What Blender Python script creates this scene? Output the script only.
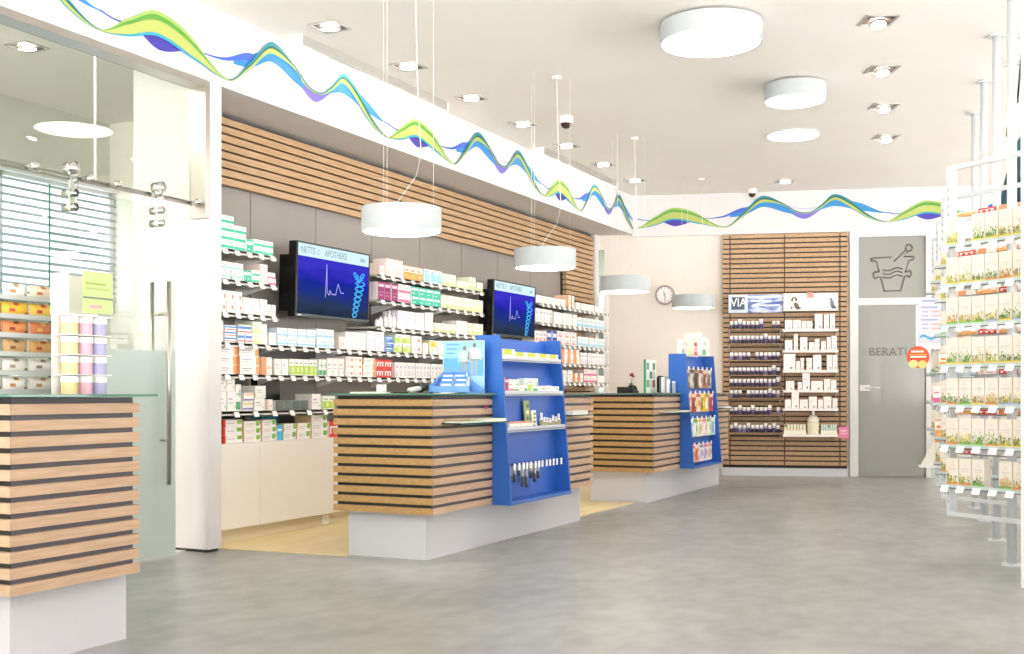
import bpy, math, random
from mathutils import Vector, Matrix
random.seed(7)
for o in list(bpy.data.objects): bpy.data.objects.remove(o)
SC = bpy.context.scene
COL = SC.collection
# ------------------------------------------------------------ camera, world, light, exposure
TH = math.radians(25.9); CT, ST = math.cos(TH), math.sin(TH)
F = 1150.0; HZ = 392.5; CAMZ = 1.055
cam = bpy.data.cameras.new('camera'); camo = bpy.data.objects.new('camera', cam); COL.objects.link(camo)
camo.location = (0, 0, CAMZ); camo.rotation_euler = (math.pi/2, 0, TH)
cam.sensor_width = 36; cam.lens = 36*F/1024; cam.shift_y = (HZ-327)/1024; cam.clip_end = 100; cam.clip_start = .05
SC.camera = camo
w = bpy.data.worlds.new('world'); SC.world = w; w.use_nodes = True
w.node_tree.nodes['Background'].inputs[0].default_value = (1.0, .985, .965, 1)
wn = w.node_tree; tcw = wn.nodes.new('ShaderNodeTexCoord'); sxw = wn.nodes.new('ShaderNodeSeparateXYZ'); mrw = wn.nodes.new('ShaderNodeMapRange')
mrw.inputs[1].default_value = -.05; mrw.inputs[2].default_value = .05; mrw.inputs[3].default_value = 15.0; mrw.inputs[4].default_value = 2.3   # lower half raised as added light for the ceiling, paler sky above
wn.links.new(tcw.outputs['Generated'], sxw.inputs[0]); wn.links.new(sxw.outputs[2], mrw.inputs[0]); wn.links.new(mrw.outputs[0], wn.nodes['Background'].inputs[1])
SC.view_settings.view_transform = 'Standard'; SC.view_settings.look = 'None'
SC.view_settings.exposure = 0.16; SC.view_settings.gamma = 1; SC.view_settings.use_curve_mapping = False
LAMP_E = 18.0; SPOT_E = 30.0; STRIP_E = 8.0

# ------------------------------------------------------------ measuring helpers (line of sight onto a real plane)
def ray(px): t = (px-512)/F; return (t*CT-ST, t*ST+CT)
def onX(px, py, X):
    dx, dy = ray(px); z = X/dx; return (X, z*dy, CAMZ+(HZ-py)/F*z)
def Yat(px, X): return onX(px, HZ, X)[1]
def camw(xc, z): return (xc*CT-z*ST, xc*ST+z*CT)
def onZ(px, py, Z):
    z = (Z-CAMZ)*F/(HZ-py); x, y = camw((px-512)/F*z, z); return (x, y, Z)
BA = math.radians(15.5); BU = (math.cos(BA), math.sin(BA)); B0 = (-5.1, 14.12)     # back wall line
BN = (math.sin(BA), -math.cos(BA))                                                  # towards the room
def backs(px, off=0.0):
    "distance along the back wall seen at px, on a plane off metres in front of it"
    dx, dy = ray(px); ox, oy = B0[0]+BN[0]*off, B0[1]+BN[1]*off
    # z*d = o + s*u
    det = dx*(-BU[1]) + BU[0]*dy
    z = (ox*(-BU[1]) + BU[0]*oy)/det; s = (dx*oy-dy*ox)/det
    return -s if False else ((z*dx-ox)*BU[0]+(z*dy-oy)*BU[1]), z
def backZ(px, py, off=0.0): return CAMZ+(HZ-py)/F*backs(px, off)[1]
def bpt(s, off, Z): return (B0[0]+BU[0]*s+BN[0]*off, B0[1]+BU[1]*s+BN[1]*off, Z)

# ------------------------------------------------------------ materials
def srgb(c):
    if isinstance(c, str): c = [int(c[i:i+2], 16)/255 for i in (0, 2, 4)]
    return tuple(((v/12.92) if v <= .04045 else ((v+.055)/1.055)**2.4) for v in c)+(1,)
MC = {}
def mat(name, c, rough=.5, metal=0, spec=.5):
    k = name
    if k in MC: return MC[k]
    m = bpy.data.materials.new(name); m.use_nodes = True; b = m.node_tree.nodes['Principled BSDF']
    b.inputs['Base Color'].default_value = srgb(c); b.inputs['Roughness'].default_value = rough
    b.inputs['Metallic'].default_value = metal; b.inputs['Specular IOR Level'].default_value = spec
    MC[k] = m; return m
def col(c, rough=.45): return mat('print_'+c, c, rough)
def emis(name, c, e):
    if name in MC: return MC[name]
    m = bpy.data.materials.new(name); m.use_nodes = True; nt = m.node_tree; nt.nodes.clear()
    o = nt.nodes.new('ShaderNodeOutputMaterial'); em = nt.nodes.new('ShaderNodeEmission')
    em.inputs[0].default_value = srgb(c); em.inputs[1].default_value = e; nt.links.new(em.outputs[0], o.inputs[0])
    MC[name] = m; return m
def glass(name, tint, ior=1.5, rough=0.0):
    if name in MC: return MC[name]
    m = bpy.data.materials.new(name); m.use_nodes = True; nt = m.node_tree; nt.nodes.clear()
    o = nt.nodes.new('ShaderNodeOutputMaterial'); mx = nt.nodes.new('ShaderNodeMixShader')
    tr = nt.nodes.new('ShaderNodeBsdfTransparent'); gl = nt.nodes.new('ShaderNodeBsdfGlossy'); fr = nt.nodes.new('ShaderNodeFresnel')
    tr.inputs[0].default_value = srgb(tint); gl.inputs['Roughness'].default_value = rough; ge = nt.nodes.new('ShaderNodeNewGeometry'); mr = nt.nodes.new('ShaderNodeMapRange'); mr.inputs[3].default_value = ior; mr.inputs[4].default_value = 1/ior
    nt.links.new(ge.outputs['Backfacing'], mr.inputs[0]); nt.links.new(mr.outputs[0], fr.inputs[0])
    nt.links.new(fr.outputs[0], mx.inputs[0]); nt.links.new(tr.outputs[0], mx.inputs[1]); nt.links.new(gl.outputs[0], mx.inputs[2])
    nt.links.new(mx.outputs[0], o.inputs[0]); MC[name] = m; return m
def frosted(name, c, clear=.35, rough=.15):
    if name in MC: return MC[name]
    m = bpy.data.materials.new(name); m.use_nodes = True; nt = m.node_tree; b = nt.nodes['Principled BSDF']
    b.inputs['Base Color'].default_value = srgb(c); b.inputs['Roughness'].default_value = rough; b.inputs['Alpha'].default_value = 1-clear
    MC[name] = m; return m
def noisy(name, stops, scale=(1, 1, 1), nscale=3, detail=6, rough=.4, bump=0, distort=0, rough2=None):
    if name in MC: return MC[name]
    m = bpy.data.materials.new(name); m.use_nodes = True; nt = m.node_tree; b = nt.nodes['Principled BSDF']
    tc = nt.nodes.new('ShaderNodeTexCoord'); mp = nt.nodes.new('ShaderNodeMapping'); n = nt.nodes.new('ShaderNodeTexNoise'); r = nt.nodes.new('ShaderNodeValToRGB')
    mp.inputs['Scale'].default_value = scale; n.inputs['Scale'].default_value = nscale; n.inputs['Detail'].default_value = detail
    n.inputs['Distortion'].default_value = distort
    nt.links.new(tc.outputs['Object'], mp.inputs[0]); nt.links.new(mp.outputs[0], n.inputs['Vector']); nt.links.new(n.outputs['Fac'], r.inputs[0])
    e = r.color_ramp.elements; e[0].position, e[0].color = stops[0][0], srgb(stops[0][1]); e[1].position, e[1].color = stops[-1][0], srgb(stops[-1][1])
    for p, c in stops[1:-1]: q = e.new(p); q.color = srgb(c)
    nt.links.new(r.outputs[0], b.inputs['Base Color']); b.inputs['Roughness'].default_value = rough
    if rough2:
        mr = nt.nodes.new('ShaderNodeMapRange'); mr.inputs[3].default_value = rough; mr.inputs[4].default_value = rough2
        nt.links.new(n.outputs['Fac'], mr.inputs[0]); nt.links.new(mr.outputs[0], b.inputs['Roughness'])
    if bump:
        bp = nt.nodes.new('ShaderNodeBump'); bp.inputs['Strength'].default_value = bump; nt.links.new(n.outputs['Fac'], bp.inputs['Height']); nt.links.new(bp.outputs[0], b.inputs['Normal'])
    MC[name] = m; return m
WALL = noisy('plaster_white', [(.3, 'D6D4D4'), (.7, 'DAD8D8')], nscale=2, rough=.75)
CREAM = noisy('plaster_cream', [(.3, 'E0D8CD'), (.7, 'E5DED4')], nscale=2, rough=.8)
CEIL = noisy('ceiling_paint', [(.3, 'F4EEE8'), (.7, 'F6F1EC')], nscale=1.3, rough=.85)
def concrete():
    m = bpy.data.materials.new('polished_concrete'); m.use_nodes = True; nt = m.node_tree; b = nt.nodes['Principled BSDF']; tc = nt.nodes.new('ShaderNodeTexCoord')
    def N(sc, d, scale=(1, 1, 1)):
        mp = nt.nodes.new('ShaderNodeMapping'); mp.inputs['Location'].default_value = (3.3, 1.7, .37); mp.inputs['Scale'].default_value = scale; n = nt.nodes.new('ShaderNodeTexNoise'); n.inputs['Scale'].default_value = sc; n.inputs['Detail'].default_value = d
        nt.links.new(tc.outputs['Object'], mp.inputs[0]); nt.links.new(mp.outputs[0], n.inputs['Vector']); return n
    a, c = N(1.3, 4), N(9, 6, (1, .6, 1)); ad = nt.nodes.new('ShaderNodeMath'); ad.operation = 'ADD'; nt.links.new(a.outputs['Fac'], ad.inputs[0]); nt.links.new(c.outputs['Fac'], ad.inputs[1])
    mr = nt.nodes.new('ShaderNodeMapRange'); mr.inputs[1].default_value = .2; mr.inputs[2].default_value = 1.8; nt.links.new(ad.outputs[0], mr.inputs[0])
    mx = nt.nodes.new('ShaderNodeMix'); mx.data_type = 'RGBA'; mx.inputs[6].default_value = srgb('626463'); mx.inputs[7].default_value = srgb('BABBB8'); nt.links.new(mr.outputs[0], mx.inputs[0]); nt.links.new(mx.outputs[2], b.inputs['Base Color'])
    r = nt.nodes.new('ShaderNodeMapRange'); r.inputs[1].default_value = .2; r.inputs[2].default_value = 1.8; r.inputs[3].default_value = .36; r.inputs[4].default_value = .285; nt.links.new(ad.outputs[0], r.inputs[0]); nt.links.new(r.outputs[0], b.inputs['Roughness'])
    return m
CONC = concrete()
WOOD = noisy('oak_slat', [(.3, 'AC8A64'), (.5, 'B8956F'), (.7, 'C2A07B')], scale=(14, 2, 30), nscale=2.2, detail=5, rough=.5)
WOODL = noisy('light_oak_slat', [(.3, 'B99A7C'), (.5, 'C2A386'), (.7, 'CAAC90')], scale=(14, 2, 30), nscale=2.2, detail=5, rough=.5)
WOODE = noisy('shaded_oak_slat', [(.3, 'A88250'), (.5, 'B38D59'), (.7, 'BC9764')], scale=(14, 2, 30), nscale=2.2, detail=5, rough=.5)  # shaded copy of the counter oak, for the end faces
YFLOOR = noisy('pale_wood_floor', [(.3, 'E3CC95'), (.7, 'F0DDAC')], scale=(6, 1, 1), nscale=2, rough=.35)
GREYP = noisy('grey_panel', [(.3, '8F8882'), (.7, '96908A')], nscale=1.5, rough=.45)
DARK = mat('dark_backing', '33302E', .7); GREYB = mat('grey_slat_backing', '615F63', .6)
BLACK = mat('black_plastic', '0B0B0D', .25); LAM = mat('white_laminate', 'CFCFD3', .35); CAB = mat('cabinet_white', 'F3EEE4', .3)
STEEL = mat('brushed_steel', 'B9B4AF', .28, 1); CHROME = mat('chrome', 'D8D8D8', .12, 1); ALU = mat('aluminium', 'C9C7C4', .35, .8)
WMET = mat('white_metal', 'F2F1EF', .35); GMET = mat('pale_grey_metal', 'C9D2D4', .4); SHADE = mat('lamp_shade_white', 'B2B7B9', .6)
BLUE = mat('blue_laminate', '2560B4', .38); BLUEIN = mat('blue_back_panel', '2E62BE', .38)
GLASS = glass('clear_glass', 'F0F4F0', 1.5); EDGE = mat('green_glass_edge', '2F6A58', .1); CLEAR = glass('thin_acrylic', 'F1F5F4', 1.35)
TOPG = glass('counter_glass', '9CC3B2', 1.5); FROST = frosted('frosted_green_glass', 'C4D2CD', .25, .22); FROSTG = frosted('frosted_grey_glass', '9A9A94', .0, .10)
DIFF = emis('lamp_diffuser', 'FFFBF4', LAMP_E); SPOTE = emis('spot_bulb', 'FFF8EC', SPOT_E); STRIPE = emis('strip_tube', 'FFF2DC', STRIP_E)

# ------------------------------------------------------------ mesh builder
class MB:
    def __init__(s): s.v = []; s.f = []; s.m = []; s.mats = []; s.sm = []
    def mi(s, m):
        if m not in s.mats: s.mats.append(m)
        return s.mats.index(m)
    def poly(s, pts, m, smooth=False):
        b = len(s.v); s.v += [tuple(p) for p in pts]; s.f.append(list(range(b, b+len(pts)))); s.m.append(s.mi(m)); s.sm.append(smooth)
    def faces(s, vs, fs, m, smooth=False):
        b = len(s.v); s.v += [tuple(p) for p in vs]; k = s.mi(m)
        for f in fs: s.f.append([b+i for i in f]); s.m.append(k); s.sm.append(smooth)
    def box(s, x0, x1, y0, y1, z0, z1, m, bev=0):
        if x0 > x1: x0, x1 = x1, x0
        if y0 > y1: y0, y1 = y1, y0
        if z0 > z1: z0, z1 = z1, z0
        vs = [(x, y, z) for z in (z0, z1) for x, y in ((x0, y0), (x1, y0), (x1, y1), (x0, y1))]
        s.faces(vs, [(3, 2, 1, 0), (4, 5, 6, 7), (0, 1, 5, 4), (1, 2, 6, 5), (2, 3, 7, 6), (3, 0, 4, 7)], m)
    def obox(s, c, u, hl, hw, z0, z1, m):
        "box along horizontal unit u; half length hl, half width hw"
        n = (-u[1], u[0]); q = [(c[0]+a*hl*u[0]+b*hw*n[0], c[1]+a*hl*u[1]+b*hw*n[1]) for a, b in ((-1, -1), (1, -1), (1, 1), (-1, 1))]
        s.faces([(x, y, z) for z in (z0, z1) for x, y in q], [(3, 2, 1, 0), (4, 5, 6, 7), (0, 1, 5, 4), (1, 2, 6, 5), (2, 3, 7, 6), (3, 0, 4, 7)], m)
    def prism(s, pts, axis, a0, a1, m):
        "polygon (2D) extruded along axis from a0 to a1"
        def P(p, a): return {'x': (a, p[0], p[1]), 'y': (p[0], a, p[1]), 'z': (p[0], p[1], a)}[axis]
        n = len(pts); vs = [P(p, a0) for p in pts]+[P(p, a1) for p in pts]
        fs = [list(range(n))[::-1], list(range(n, 2*n))]+[(i, (i+1) % n, n+(i+1) % n, n+i) for i in range(n)]
        s.faces(vs, fs, m)
    def lathe(s, prof, m, c=(0, 0, 0), seg=24, mats=None, smooth=True, M=None):
        "prof list of (r,z); revolved about z"
        for k in range(len(prof)-1):
            (r0, z0), (r1, z1) = prof[k], prof[k+1]; vs = []
            for i in range(seg):
                a = 2*math.pi*i/seg; vs += [(r0*math.cos(a), r0*math.sin(a), z0), (r1*math.cos(a), r1*math.sin(a), z1)]
            if M is not None: vs = [tuple(M @ Vector(v)) for v in vs]
            vs = [(v[0]+c[0], v[1]+c[1], v[2]+c[2]) for v in vs]
            if r0 < 1e-6: fs = [(2*i, (2*i+3) % (2*seg), 2*i+1) for i in range(seg)]
            elif r1 < 1e-6: fs = [(2*i, (2*i+2) % (2*seg), 2*i+1) for i in range(seg)]
            else: fs = [(2*i, (2*i+2) % (2*seg), (2*i+3) % (2*seg), 2*i+1) for i in range(seg)]
            s.faces(vs, fs, mats[k] if mats else m, smooth and abs(r0-r1) < abs(z1-z0)*3)
    def tube(s, pts, r, m, seg=8):
        pts = [Vector(p) for p in pts]; rings = []; up = Vector((0, 0, 1))
        for i, p in enumerate(pts):
            d = (pts[min(i+1, len(pts)-1)]-pts[max(i-1, 0)]).normalized()
            a = d.cross(up if abs(d.z) < .95 else Vector((1, 0, 0))).normalized(); b = d.cross(a)
            rings.append([p+a*r*math.cos(2*math.pi*k/seg)+b*r*math.sin(2*math.pi*k/seg) for k in range(seg)])
        vs = [v for R in rings for v in R]; fs = []
        for i in range(len(pts)-1):
            for k in range(seg): fs.append((i*seg+k, i*seg+(k+1) % seg, (i+1)*seg+(k+1) % seg, (i+1)*seg+k))
        fs.append(list(range(seg))[::-1]); fs.append([(len(pts)-1)*seg+k for k in range(seg)])
        s.faces(vs, fs, m, True)
    def mesh(s, name):
        me = bpy.data.meshes.new(name); me.from_pydata(s.v, [], s.f)
        for m in s.mats: me.materials.append(m)
        me.polygons.foreach_set('material_index', s.m); me.polygons.foreach_set('use_smooth', s.sm); me.update(); return me
    def build(s, name, parent=None, loc=(0, 0, 0), rz=0):
        return link(name, s.mesh(name), parent, loc, rz)
def link(name, data, parent=None, loc=(0, 0, 0), rz=0):
    o = bpy.data.objects.new(name, data); COL.objects.link(o); o.location = loc; o.rotation_euler = (0, 0, rz)
    if parent: o.parent = parent
    return o
def tag(o, label, cat, group=None, kind=None):
    o['label'] = label; o['category'] = cat
    if group: o['group'] = group
    if kind: o['kind'] = kind
    return o
def empty(name, loc, label, cat, group=None, rz=0):
    o = link(name, None, None, loc, rz); o.empty_display_size = .1; return tag(o, label, cat, group)
def struct(mb, name, parent=None):
    o = mb.build(name, parent)
    if not parent: o['kind'] = 'structure'
    return o
def bevel(o, w=.004, seg=2):
    b = o.modifiers.new('bevel', 'BEVEL'); b.width = w; b.segments = seg; b.limit_method = 'ANGLE'; return o
def text(name, s, size, m, parent, loc, rot, ext=.001, align='CENTER', sx=1):
    c = bpy.data.curves.new(name, 'FONT'); c.body = s; c.size = size; c.extrude = ext; c.align_x = align; c.align_y = 'CENTER'
    c.materials.append(m); tmp = bpy.data.objects.new(name, c); COL.objects.link(tmp); bpy.context.view_layer.update(); me = bpy.data.meshes.new_from_object(tmp); me.name = name; bpy.data.objects.remove(tmp); o = bpy.data.objects.new(name, me); COL.objects.link(o); o.parent = parent; o.location = loc; o.rotation_euler = rot; o.scale = (sx, 1, 1); return o
ORD = ['zeroth', 'first', 'second', 'third', 'fourth', 'fifth', 'sixth', 'seventh', 'eighth', 'ninth', 'tenth', 'eleventh', 'twelfth', 'thirteenth', 'fourteenth', 'fifteenth', 'sixteenth', 'seventeenth', 'eighteenth', 'nineteenth', 'twentieth']
def ordn(i):
    if i <= 20: return ORD[i]
    t, u = divmod(i, 10); T = {2: 'twenty', 3: 'thirty', 4: 'forty', 5: 'fifty', 6: 'sixty'}[t]
    return (T+'-'+ORD[u]) if u else {3: 'thirtieth', 4: 'fortieth', 5: 'fiftieth', 6: 'sixtieth'}[t]

# ------------------------------------------------------------ room shell
CH = 3.6; SOF = 3.1; XW = -5.1; XR = -5.62
m = MB(); m.box(-9, 6, -5, 17, -.1, 0, CONC); struct(m, 'floor')
m = MB(); m.prism([(-5.5, 6.1), (-4.2, 6.2), (-4.2, 8.9), (-3.74, 8.9), (-3.74, 10.38), (-4.2, 10.38), (-4.2, 13.9), (-5.5, 13.9)], 'z', 0.0, .006, YFLOOR); struct(m, 'floor_behind_counters')
m = MB(); m.box(-9, 6, -5, 17, CH, CH+.1, CEIL); struct(m, 'ceiling')
m = MB(); m.box(-8.2, -5.3, -5, 10.5, 0.0, .004, mat('office_bounce_sheet', 'E4E0D8', .9)); struct(m, 'floor_office_bounce')  # pale sheet added over the floor to bounce light into the office
# left wall: fascia over the glass and the bulkhead, pier
m = MB(); m.box(-5.26, XW, -5, 5.93, SOF, CH, WALL); m.box(-5.75, XW, 5.93, 14.3, SOF, CH, WALL); struct(m, 'wall_left_fascia')
m = MB(); m.box(-5.75, XW, 5.93, 6.06, 0.02, SOF, WALL); m.box(-5.73, XW-.02, 5.94, 6.05, 0, .02, DARK); struct(m, 'wall_left_pier')
m = MB(); m.box(-5.26, XW, -5, 1.4, 0, SOF, WALL); struct(m, 'wall_left_front')
# recess wall with grey panels
rw = MB(); rw.box(-5.75, XR-.02, 6.06, 14.2, 0, SOF, DARK); rwo = struct(rw, 'wall_left_recess')
ys = [6.06, 7.01, 7.855, 8.70, 9.54, 10.38, 11.22, 12.07, 12.93]
for a, b in zip(ys, ys[1:]):
    m = MB(); m.box(XR-.02, XR, a+.004, b-.004, .1, 2.62, GREYP); m.build('wall_panel', rwo)
m = MB(); m.box(-5.6, -5.53, 13.86, 14.2, 0, SOF, WALL); m.box(-5.8, -5.42, 5.93+.13, 6.06+.004, 0, .01, WALL); struct(m, 'trim_1')
# back wall
m = MB(); L = 8.5
m.obox(bpt(L/2-.9, -.1, 0), BU, L/2+.3, .1, 0, CH, CREAM); struct(m, 'wall_back')
m = MB(); m.obox(bpt(3.6, .02, 0), BU, 3.62, .02, SOF-.03, CH, WALL); struct(m, 'wall_back_bulkhead')
# room behind the glass
m = MB(); m.box(-8.4, -8.2, -5, 15, 0, CH, mat('office_wall', 'EAE6DD', .8)); m.box(-8.2, -5.9, 10.5, 10.6, 0, CH, mat('office_wall', 'EAE6DD', .8)); struct(m, 'wall_office')
m = MB(); m.box(-8.2, -7.3, 8.15, 10.5, 0, CH, mat('office_pier', 'F0EBE0', .8)); struct(m, 'wall_office_pier')
# right wall (window piers)
m = MB(); m.box(5.0, 5.2, -5, 17, 0, .9, WALL); m.box(5.0, 5.2, -5, 17, 2.45, CH, WALL)
for y in (-5, -1.5, 2, 5.5, 9, 12.5, 16): m.box(5.0, 5.2, y, y+.6, .9, 2.45, WALL)
struct(m, 'wall_right')

# wood slat band of the recess
def slats(mb, x0, x1, y0, y1, z0, z1, n, fill=.7, m=WOOD):
    p = (z1-z0)/n
    for i in range(n): mb.box(x0, x1, y0, y1, z0+p*i+p*(1-fill), z0+p*(i+1), m)
t = empty('slat_cladding', (-5.6, 10, 2.56), 'horizontal oak slat cladding band above the pharmacy shelves, turning down at its far end', 'wall cladding')
m = MB(); slats(m, -5.6, -5.55, 6.07, 13.86, 2.56, 3.06, 8, .76); o = m.build('slat_band'); o.parent = t; o.location = (5.6, -10, -2.56)
m = MB(); slats(m, -5.6, -5.55, 12.95, 13.86, .75, 2.56, 29, .76); o = m.build('slat_return'); o.parent = t; o.location = (5.6, -10, -2.56)
m = MB(); m.box(-5.619, -5.6, 6.07, 13.86, 2.58, 3.07, DARK); m.box(-5.619, -5.6, 12.95, 13.86, .75, 2.6, DARK); o = m.build('backing'); o.parent = t; o.location = (5.6, -10, -2.56)
def child_world(o, root):
    o.parent = root; o.matrix_parent_inverse = Matrix.Translation(root.location).inverted() if root.rotation_euler[2] == 0 else (Matrix.Translation(root.location) @ Matrix.Rotation(root.rotation_euler[2], 4, 'Z')).inverted()
    return o

# ------------------------------------------------------------ glass front of the office
fr = MB(); fr.box(-5.225, -5.085, 1.4, 5.93, SOF-.045, SOF, STEEL); fr.box(-5.225, -5.085, 5.885, 5.93, 2.2, SOF-.045, STEEL); o = struct(fr, 'window_1')
YS = Yat(95, -5.21)
for a, b, z0 in ((1.4, YS-.004, 2.30), (YS+.004, 5.885, 2.30)):
    m = MB(); m.box(-5.215, -5.205, a, b, z0, SOF-.045, GLASS); m.build('window_pane', o)
m = MB(); m.box(-5.14, -5.13, 1.4, YS-.2, 0.0, 2.30, GLASS); m.build('window_pane', o)
m = MB(); m.box(-5.219, -5.201, YS-.001, YS+.001, 2.3, SOF-.05, mat('glass_joint', 'D9DEDB', .3)); m.build('glass_joint', o)
d1, d2 = 4.73, 5.75
door = MB(); door.box(-5.225, -5.215, d1, d2, 1.32, 2.24, GLASS); door.box(-5.225, -5.215, d1-.001, d1+.003, .02, 2.24, EDGE)
door = door.build('door_1'); door['kind'] = 'structure'
m = MB(); m.box(-5.225, -5.215, d1, d2, .015, 1.319, FROST); m.build('frosted_panel', door)
m = MB()
hy = Yat(169, -5.15); m.tube([(-5.15, hy, .47), (-5.15, hy, 1.76)], .014, STEEL, 12)
hy2 = hy
for z in (.75, 1.55): m.tube([(-5.15, hy, z), (-5.215, hy, z)], .008, STEEL)
m.build('door_handle', door)
m = MB(); m.tube([(-5.29, hy2, .47), (-5.29, hy2, 1.76)], .014, STEEL, 12)
for z in (.75, 1.55): m.tube([(-5.29, hy2, z), (-5.225, hy2, z)], .008, STEEL)
m.build('door_handle', door)
rail = empty('sliding_door_rail', (-5.19, 4, 2.293), 'round steel sliding door rail running across the glass office front', 'door rail')
m = MB(); m.tube([(-5.18, 1.4, 2.293), (-5.18, 5.86, 2.293)], .016, STEEL, 12); child_world(m.build('rail_tube'), rail)
for px in (28, 84, 111, 152, 192):
    y = Yat(px, -5.15); m = MB(); m.tube([(-5.18, y, 2.293), (-5.09, y, 2.293)], .010, STEEL, 10); m.tube([(-5.11, y, 2.293), (-5.085, y, 2.293)], .024, CHROME, 14); child_world(m.build('standoff'), rail)
for px in (71, 158):
    y = Yat(px, -5.17); m = MB()
    m.box(-5.165, -5.15, y-.025, y+.025, 2.10, 2.37, CHROME)
    m.tube([(-5.20, y, 2.345), (-5.13, y, 2.345)], .036, CHROME, 16)
    for z in (2.20, 2.12): m.tube([(-5.225, y, z), (-5.13, y, z)], .024, CHROME, 14)
    child_world(m.build('roller_hanger'), door)
# office window with blinds, lamp and a framed board
m = MB(); bx = -8.19
m.box(bx, bx+.03, 5.6, 8.1, 1.85, 2.9, emis('daylight_pane', 'DCEBFA', 3.0)); ob = struct(m, 'window_2')
m = MB()
for y in (5.58, 6.85, 8.1): m.box(bx, bx+.06, y-.025, y+.025, 1.8, 2.95, WMET)
m.box(bx, bx+.06, 5.6, 8.1, 1.8, 1.85, WMET); m.box(bx, bx+.06, 5.6, 8.1, 2.9, 2.95, WMET); m.build('window_frame', ob)
bl = empty('window_blind', (-8.08, 6.8, 1.9), 'white horizontal slatted blind across the office window behind the glass', 'blind')
m = MB()
for i in range(15):
    z = 1.9+i*.068; m.faces([(-8.09, 5.6, z+.03), (-8.06, 5.6, z), (-8.06, 8.1, z), (-8.09, 8.1, z+.03)], [(0, 1, 2, 3)], mat('blind_slat', 'AEB4B8', .5))
child_world(m.build('slats'), bl); m = MB(); m.box(-8.1, -8.04, 5.6, 8.1, 2.93, 2.97, WMET); child_world(m.build('head_rail'), bl)
m = MB(); fx = Yat(127, -7.29); m.box(-7.298, -7.27, 8.3, 8.75, 1.1, 1.75, mat('dark_frame', '4A4745', .5)); m.box(-7.27, -7.267, 8.33, 8.72, 1.14, 1.71, col('C5B8A8'))
tag(m.build('picture_frame'), 'dark framed picture on the office wall seen through the glass door', 'picture frame')

# ------------------------------------------------------------ wave mural
KEY = {  # offset, z
 'lo': [(0, 3.165), (.22, 3.20), (.48, 3.275), (.8, 3.215), (1.14, 3.15), (1.35, 3.27), (1.62, 3.455), (1.85, 3.42), (2.05, 3.31), (2.18, 3.30), (2.33, 3.36), (2.5, 3.46), (2.7, 3.36), (2.9, 3.23), (3.14, 3.165)],
 'hi': [(0, 3.175), (.22, 3.30), (.48, 3.42), (.72, 3.37), (1.14, 3.162), (1.35, 3.32), (1.62, 3.54), (1.85, 3.45), (2.05, 3.33), (2.18, 3.315), (2.33, 3.40), (2.5, 3.535), (2.7, 3.45), (2.9, 3.28), (3.14, 3.175)]}
def interp(k, o):
    n = len(k)
    for i in range(n-1):
        if k[i][0] <= o <= k[i+1][0]:
            (x1, y1), (x2, y2) = k[i], k[i+1]
            m1 = (k[i+1][1]-k[i-1][1])/(k[i+1][0]-k[i-1][0]) if i > 0 else 0
            m2 = (k[i+2][1]-k[i][1])/(k[i+2][0]-k[i][0]) if i+2 < n else 0
            if i > 0 and (k[i][1]-k[i-1][1])*(k[i+1][1]-k[i][1]) <= 0: m1 = 0
            if i+2 < n and (k[i+1][1]-k[i][1])*(k[i+2][1]-k[i+1][1]) <= 0: m2 = 0
            h = x2-x1; t = (o-x1)/h
            return y1*(2*t**3-3*t*t+1)+m1*h*(t**3-2*t*t+t)+y2*(-2*t**3+3*t*t)+m2*h*(t**3-t*t)
    return k[-1][1]
def band(f0, f1):
    "a band between two fractions of the main ribbon"
    return lambda o: (interp(KEY['lo'], o)*(1-f0)+interp(KEY['hi'], o)*f0, interp(KEY['lo'], o)*(1-f1)+interp(KEY['hi'], o)*f1)
def twoc(lo, hi): return lambda o: (interp(lo, o), interp(hi, o))
RIB = [
 ('purple_ribbon', 'lens', '3F35A0', twoc([(0.25, 3.27), (.5, 3.185), (.85, 3.265)], [(.25, 3.275), (.5, 3.28), (.85, 3.27)]), .25, .85),
 ('purple_ribbon', 'dip', '7468C0', twoc([(1.80, 3.38), (2.13, 3.235), (2.42, 3.37)], [(1.80, 3.40), (2.13, 3.30), (2.42, 3.40)]), 1.80, 2.42),
 ('blue_ribbon', 'a', '2A80C4', twoc([(1.2, 3.28), (1.4, 3.31), (1.62, 3.40), (1.9, 3.32), (2.0, 3.30)], [(1.2, 3.31), (1.4, 3.40), (1.62, 3.47), (1.9, 3.42), (2.0, 3.33)]), 1.2, 2.0),
 ('blue_ribbon', 'b', '3388C8', twoc([(2.25, 3.33), (2.5, 3.385), (2.8, 3.325), (3.14, 3.282)], [(2.25, 3.335), (2.5, 3.47), (2.8, 3.42), (3.14, 3.292)]), 2.25, 3.14),
 ('blue_line', 'c', '3E5FC0', twoc([(.85, 3.268), (1.1, 3.278), (1.4, 3.345)], [(.85, 3.276), (1.1, 3.298), (1.4, 3.40)]), .85, 1.4),
 ('blue_line', 'e', '3E5FC0', twoc([(0, 3.280), (.12, 3.262), (.3, 3.262)], [(0, 3.292), (.12, 3.272), (.3, 3.272)]), 0, .3),
 ('violet_line', 'd', '8C9AD8', twoc([(1.9, 3.40), (2.1, 3.36), (2.35, 3.365)], [(1.9, 3.41), (2.1, 3.366), (2.35, 3.373)]), 1.9, 2.35),
 ('cyan_edge', 'f', '2F9CB4', band(-.08, .06), 0, 3.14),
 ('lime_ribbon', 'g', 'AEB860', band(.06, .62), 0, 3.14),
 ('green_ribbon', 'h', '5A9A38', band(.62, .84), 0, 1.14), ('lime_edge', 'i', '9DB85E', band(.84, 1.0), 0, 1.14),
 ('dark_green_ribbon', 'j', '1A5846', band(.45, .68), 1.14, 3.14), ('teal_ribbon', 'k', '1C8494', band(.66, 1.0), 1.14, 3.14)]
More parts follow.
